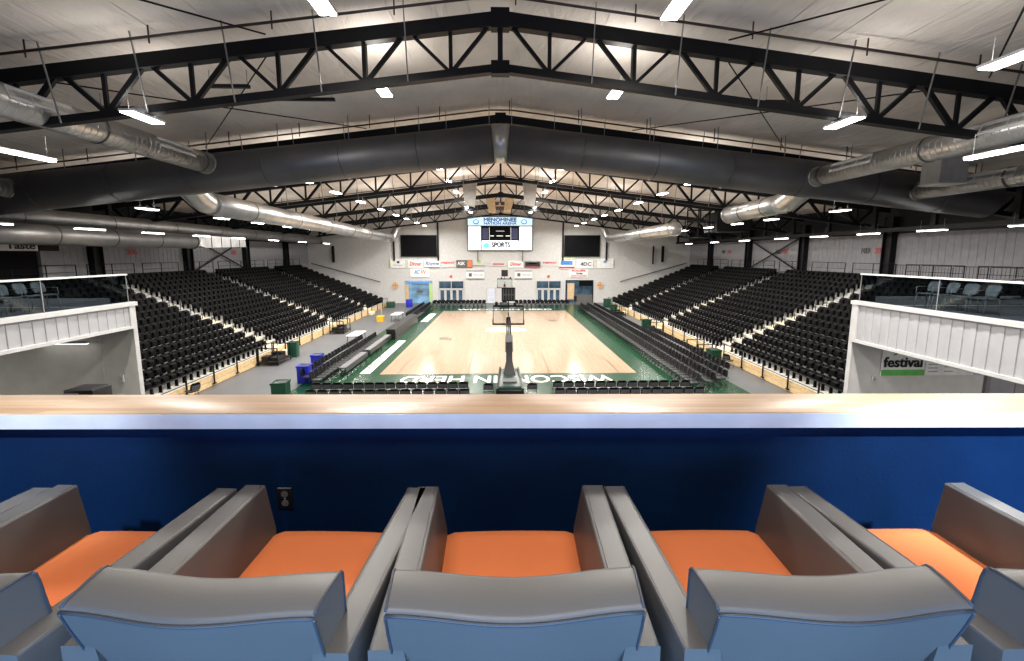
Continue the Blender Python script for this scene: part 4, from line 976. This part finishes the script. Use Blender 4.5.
# black cabinet beyond the counter at left
e = empty('equipment_cabinet', (-10.5, 11.0, 0), 0, 'black equipment cabinet with silver label strip beneath the left deck', 'cabinet')
part('cabinet_body', e, M['black'], lambda q: q.box(-.36, .35, -.3, .25, 0, 3.7), bevel=.02)
part('label_strip', e, M['brace_grey'], lambda q: q.box(-.35, .0, -.32, -.3, 3.5, 3.62)); part('dark_label', e, M['blue_text'], lambda q: q.box(-.3, -.1, -.33, -.32, 3.52, 3.6))

# deck chairs
def stool():
    e = empty('deck_chair')
    sh = MB(); rows = []
    for z, hw, y in ((.52, .15, -.18), (.6, .18, -.2), (.72, .19, -.24), (.8, .17, -.27), (.83, .11, -.28)):
        xs = [-1, -.5, 0, .5, 1]; rows.append([(x*hw, y+.05*x*x, z) for x in xs]+[(x*hw, y-.02+.05*x*x, z) for x in xs[::-1]])
    sh.grid(rows, closed=True); sh.quad(*rows[-1])
    sh.build('backrest', M['deck_chair'], e)
    part('seat', e, M['deck_chair'], lambda q: q.box(-.21, .21, -.2, .22, .43, .46), bevel=.01)
    for sx in (-.2, .2):
        for sy in (-.18, .18): part('leg', e, M['brace_grey'], lambda q: q.tube([(sx, sy, .44), (sx*1.1, sy*1.15, 0)], .013, 6))
    part('arm_rail', e, M['brace_grey'], lambda q: [q.tube([(sx, -.2, .66), (sx, .16, .66), (sx, .18, .45)], .012, 6) for sx in (-.24, .24)])
    return e
proto = None
for s, nm, xs_, ys in ((-1, 'left', -14.2, (11.6, 12.2, 12.8, 13.35, 13.85)), (1, 'right', 13.7, (11.9, 12.45, 13.0, 13.55))):
    for k, y in enumerate(ys):
        o = stool() if proto is None else dup(proto, 'deck_chair', (0,0,0))
        if proto is None: proto = o
        o.location = (xs_, y, 5.35); o.rotation_euler = (0, 0, (-PI/2 if s < 0 else PI/2)+.15*((k % 2)-.5))
        tag(o, f'grey shell chair behind the {nm} deck glass, {ordn(k+1)} from the camera', 'chair', f'chairs on the {nm} deck')
# barriers, tables on concourse
for k in range(4):
    e = empty('crowd_barrier', (23.6, 18.8+k*1.75, 5.36), 0, f'black slatted crowd barrier on the right upper concourse, {ordn(k+1)} from camera', 'barrier', 'crowd barriers on the right concourse')
    part('frame', e, M['dark_steel'], lambda q: q.tube([(0,0,.1),(0,0,1.05),(0,1.65,1.05),(0,1.65,.1),(0,0,.1)], .025, 6))
    part('bars', e, M['dark_steel'], lambda q: [q.tube([(0, .15+j*.17, .1), (0, .15+j*.17, 1.05)], .01, 4) for j in range(9)])
b = MB()
for sgn, nm in ((-1, 'left'), (1, 'right')):
    b = MB(); a, c = sorted((sgn*15.2, sgn*27.3)); b.box(a, c, 14.4, 17.2, 5.1, 5.35)
    struct(b.build('floor_landing_'+nm, M['deck_floor']))
    for k in range(3):
        x = sgn*(17.5+k*1.3)
        e = empty('cocktail_table', (x, 15.6+.3*k, 5.36), 0, f'small black table on the {nm} upper landing, {ordn(k+1)} outward from the deck', 'table')
        part('table_top', e, M['black'], lambda q: q.tube([(0,0,.7),(0,0,.74)], .35, 20)); part('pedestal', e, M['dark_steel'], lambda q: q.tube([(0,0,.03),(0,0,.7)], .04, 8)); part('foot', e, M['dark_steel'], lambda q: q.tube([(0,0,0),(0,0,.03)], .22, 16))
# concession stand at left wall
e = empty('concession_stand', (-W+.25, 18.5, 5.38), 0, 'concession stand with black opening and Taste sign on the left concourse', 'concession stand')
part('opening', e, M['screen_black'], lambda q: q.box(-.2, .25, 0, 7.6, .0, 1.85))
part('sign_board', e, M['sign_white'], lambda q: q.box(-.2, .32, 0, 7.65, 1.85, 2.4))
text('Taste', .52, (.34, 6.75, 2.12), (PI/2, 0, PI/2), M['black'], 'lettering', e, .008, width=1.5, bold=.012)
part('side_pier', e, M['side_panel'], lambda q: q.box(-.2, .3, 7.75, 8.75, 0, 1.85)); part('pier_cap', e, M['dark_steel'], lambda q: q.box(-.2, .34, 7.7, 8.85, 1.85, 2.35))

# ------------------------------------------------------------------ the suite: ledge wall, counter, chairs
SF = 5.40
b = MB(); b.box(-6, 6, -4.9, 2.2, SF-.25, SF); struct(b.build('floor_suite', M['suite_floor']))
b = MB(); b.box(-6, 6, 2.06, 2.2, SF-.25, 6.222); struct(b.build('wall_suite_front', M['navy'], rz=math.radians(-1.15)))
for s, nm in ((-1, 'left'), (1, 'right')):
    pass
e = empty('drink_ledge', (2.0*math.sin(math.radians(1.15)), 2.0, 6.224), math.radians(-1.15), 'long butcher block drink ledge with pale front edge above the navy wall', 'counter')
part('wood_top', e, M['butcher'], lambda q: q.box(-6, 6, 0, .285, .0, .072), bevel=.004)
part('front_edge', e, M['ledge_white'], lambda q: q.box(-6, 6, -.008, 0, -.002, .068))
e = empty('wall_outlet', (-1.09, 2.082, 5.83), math.radians(-1.15), 'dark duplex power outlet on the navy wall between the chairs', 'outlet')
part('cover_plate', e, M['black'], lambda q: q.box(-.036, .036, -.008, 0, -.058, .058), bevel=.003)
for z in (-.024, .024):
    r = part('receptacle', e, M['sign_grey'], lambda q: disc(q, (0, z), .017, .016, -.011, -.006))
    part('slots', r, M['black'], lambda q: (q.box(-.007, -.005, -.012, -.0105, z-.004, z+.006), q.box(.005, .007, -.012, -.0105, z-.004, z+.006), q.box(-.002, .002, -.012, -.0105, z-.011, z-.007)))
part('screw', e, M['brace_grey'], lambda q: disc(q, (0, 0), .004, .004, -.011, -.007, 10))
part('plate_edge', e, M['brace_grey'], lambda q: q.box(-.034, .034, -.009, -.006, .053, .058))

def armchair():
    e = empty('lounge_chair')
    hf, hr = .400, .372
    for s in (-1, 1):
        a = MB(); n = 5; rows = []
        for k in range(n):
            t = k/(n-1); y = -.39+.78*t; ho = hr+(hf-hr)*t
            it, ib = ho-.090, ho-.124
            zt_ = .658; z0 = .11
            sec = [(s*x, y, z) for x, z in ((ho, z0), (ho, zt_), (it, zt_), (ib, .46), (ib, z0))]
            if s < 0: sec = sec[::-1]
            rows.append(sec)
        a.grid(rows, closed=True); a.quad(*rows[0]); a.quad(*rows[-1][::-1])
        o = a.build('armrest', M['grey_vinyl'], e)
        bv = o.modifiers.new('bevel', 'BEVEL'); bv.width = .011; bv.segments = 3; bv.limit_method = 'ANGLE'; bv.angle_limit = math.radians(40)
        o.modifiers.new('wn', 'WEIGHTED_NORMAL')
        pp = MB(); pts = [Vector(((s*(hr+(hf-hr)*t-.078)), -.39+.78*t, .6575)) for t in [i/10 for i in range(11)]]
        pp.tube(pts, .0022, 6)
        pp.tube([Vector((s*(hr+(hf-hr)*t-.004), -.39+.78*t, .654)) for t in [i/10 for i in range(11)]], .0022, 6)
        pp.build('piping', M['grey_vinyl'], o)
    # seat cushion
    q = MB(); rows = []
    ny, nx = 20, 16; y0, y1 = -.24, .398
    def hw(y): return (hr+(hf-hr)*(y+.39)/.78)-.122
    prof = []
    R = .014
    for j in range(ny+1):
        t = j/ny; y = y0+(y1-y0)*t
        row = []
        for i in range(nx+1):
            u = -1+2*i/nx; edge = min(1, (1-abs(u))*hw(y)/R) if abs(u) < 1 else 0; ef = min(1, (y1-y)/R)
            dz = -R*(1-math.sqrt(max(0, 1-(1-edge)**2)))*.8-R*(1-math.sqrt(max(0, 1-(1-ef)**2)))*.8
            yy = y+.010*(1-u*u)*t
            row.append((u*hw(y), yy, .448+.006*(1-u*u)*(math.sin(PI*min(1, t*1.05)))+dz))
        rows.append(row)
    q.grid(rows)
    fr = rows[-1]; q.grid([fr, [(p[0], p[1]+.004, p[2]-.04) for p in fr], [(p[0], p[1]+.002, .30) for p in fr]])
    q.grid([[r[0] for r in rows], [(r[0][0], r[0][1], .30) for r in rows]]); q.grid([[(r[-1][0], r[-1][1], .30) for r in rows], [r[-1] for r in rows]])
    q.build('seat_cushion', M['orange_vinyl'], e)
    part('seat_base', e, M['grey_vinyl'], lambda w: w.hexa([(-.27,-.34,.12),(.27,-.34,.12),(.29,.365,.12),(-.29,.365,.12),(-.27,-.30,.30),(.27,-.30,.30),(.29,.37,.30),(-.29,.37,.30)]), bevel=.01)
    # backrest: curved slab with a bowed rear
    nu = 16
    def back(ysh, prof, half, name, m, bow=.028, closed=True):
        w = MB(); rows = []
        for (y, z, hwid) in prof:
            rows.append([(half*hwid*(-1+2*i/nu), y-bow*(.5+.5*math.cos(PI*(-1+2*i/nu)))+ysh, z+.004*abs(-1+2*i/nu)**2) for i in range(nu+1)])
        w.grid(rows)
        L = [r[0] for r in rows]; Rr = [r[-1] for r in rows]
        w.quad(*L[::-1], smooth=False); w.quad(*Rr, smooth=False)
        return w, rows
    prof = [(-.300, .30, .985), (-.330, .45, .99), (-.372, .60, .995), (-.412, .72, 1.0), (-.428, .775, 1.0), (-.4305, .786, 1.0), (-.426, .794, 1.0), (-.414, .799, 1.0),
            (-.36, .806, 1.015), (-.312, .808, 1.03), (-.298, .805, 1.03), (-.288, .794, 1.03), (-.280, .765, 1.02), (-.262, .66, 1.0), (-.228, .56, .99), (-.16, .38, .97), (-.13, .30, .96)]
    w, rows = back(0, prof, .312, 'backrest', 'grey')
    o = w.build('backrest', M['grey_vinyl'], e)
    bev = o.modifiers.new('bevel', 'BEVEL'); bev.width = .010; bev.segments = 3; bev.limit_method = 'ANGLE'; bev.angle_limit = math.radians(50)
    pp = MB(); seam = rows[5]; pp.tube([(p[0]*1.0, p[1]-.001, p[2]+.001) for p in seam], .0042, 8)
    for idx in (0, -1):
        sd = [r[idx] for r in rows]; k = 1 if idx else -1
        pp.tube([(p[0]+k*.0005, p[1]-.0005, p[2]) for p in sd[:6]], .0038, 8)
        pp.tube([(p[0]+k*.0005, p[1], p[2]+.001) for p in sd[6:11]], .0038, 8)
        pp.tube([(p[0]+k*.0005, p[1]+.0005, p[2]) for p in sd[10:]], .0038, 8)
    pp.build('piping', M['piping'], o)
    prof2 = [(-.302, .780, 1.0), (-.291, .7935, 1.02), (-.284, .791, 1.02), (-.272, .742, 1.0), (-.25, .66, .985), (-.215, .56, .95), (-.15, .38, .88), (-.12, .30, .86), (-.16, .30, .86)]
    w2, _ = back(0, prof2, .310, 'back_lining', 'orange')
    w2.build('back_lining', M['orange_vinyl'], e)
    for sx in (-.3, .3):
        for sy in (-.3, .32): part('leg', e, M['dark_leg'], lambda w: w.hexa([(sx-.02,sy-.02,0),(sx+.02,sy-.02,0),(sx+.02,sy+.02,0),(sx-.02,sy+.02,0),(sx-.028,sy-.028,.125),(sx+.028,sy-.028,.125),(sx+.028,sy+.028,.125),(sx-.028,sy+.028,.125)]))
    return e
SR = math.radians(-1.15)
def srot(x, y): return x*math.cos(SR)-y*math.sin(SR), x*math.sin(SR)+y*math.cos(SR)
CHAIRS = [(-2.34, 1.375, -.02, 'grey lounge chair with orange seat cut off by the left picture edge'),
          (-1.555, 1.375, -.045, 'grey lounge chair with orange seat, second fully behind the left chair corner'),
          (-.735, 1.372, -.035, 'grey lounge chair with orange seat below and left of the power outlet'),
          (.036, 1.372, .012, 'middle grey lounge chair with orange seat, straight ahead'),
          (.838, 1.372, .012, 'grey lounge chair with orange seat just right of the middle one'),
          (1.635, 1.375, .035, 'grey lounge chair with orange seat at the right picture edge')]
CHAIRS[1] = (*CHAIRS[1][:3], 'leftmost grey lounge chair whose whole orange seat shows, near the left edge')
p = armchair()
for i, (x, y, rz, lab) in enumerate(CHAIRS):
    o = p if i == 0 else dup(p, 'lounge_chair', (0,0,0))
    xx, yy = srot(x-.028, y); o.location = (xx, yy, SF); o.rotation_euler = (0, 0, rz+SR); tag(o, lab, 'armchair', 'lounge chairs in the suite')

# ------------------------------------------------------------------ suite fill lights: unseen, added to brighten chairs and wall
def fill_panel(x, y, z, sx, sy, e, col, lab, rx=0, rz=0):
    t = empty('suite_fill_light', (x, y, z), 0, lab, 'ceiling lamp')
    part('fill_body', t, M['white_metal'], lambda q: q.box(-sx/2-.03, sx/2+.03, -sy/2-.03, sy/2+.03, .03, .08))
    area('lamp_glow', t, (0, 0, 0), (rx, 0, rz), sx, sy, e, col)
fill_panel(0, -1.9, 6.1, 5.4, .8, 330, (.28, .55, 1), 'added unseen cool fill panel giving the bluish light behind the lounge chairs', math.radians(92))  # added fill in place of an unknown cool source behind the chairs
fill_panel(0, .2, 9.0, 3.6, .6, 85, (1, .93, .86), 'added unseen warm fill panel above the lounge chairs')  # added fill to brighten the seats and arms from above
for x, tx, nm, en in ((-2.6, -2.5, 'left', 700), (2.9, 2.3, 'right', 1500)):  # added spots make the bright patches at both wall ends
    l = bpy.data.lights.new('fill_spot', 'SPOT'); l.energy = en; l.spot_size = math.radians(34); l.spot_blend = .9; l.color = (.75, .87, 1); l.shadow_soft_size = .08
    o = bpy.data.objects.new('wall_fill_spot', l); C.objects.link(o); o.location = (x, -.2, 8.6)
    tgt = Vector((tx, 2.06, 5.95)); d = (tgt-o.location).normalized(); o.rotation_euler = d.to_track_quat('-Z', 'Y').to_euler()
    tag(o, f'unseen spotlight added to brighten the {nm} end of the navy wall', 'lamp')

# world
w = bpy.data.worlds.new('world'); scene.world = w; w.use_nodes = True
w.node_tree.nodes['Background'].inputs[0].default_value = (.9, .93, 1, 1); w.node_tree.nodes['Background'].inputs[1].default_value = .02
vs = scene.view_settings; vs.view_transform = 'Standard'; vs.look = 'None'; vs.exposure = 0.45; vs.gamma = 1; vs.use_curve_mapping = False
scene.cycles.max_bounces = 8; scene.cycles.diffuse_bounces = 5; scene.cycles.glossy_bounces = 3; scene.cycles.transparent_max_bounces = 10
scene.cycles.use_denoising = True
scene.cycles.sample_clamp_indirect = 6.0
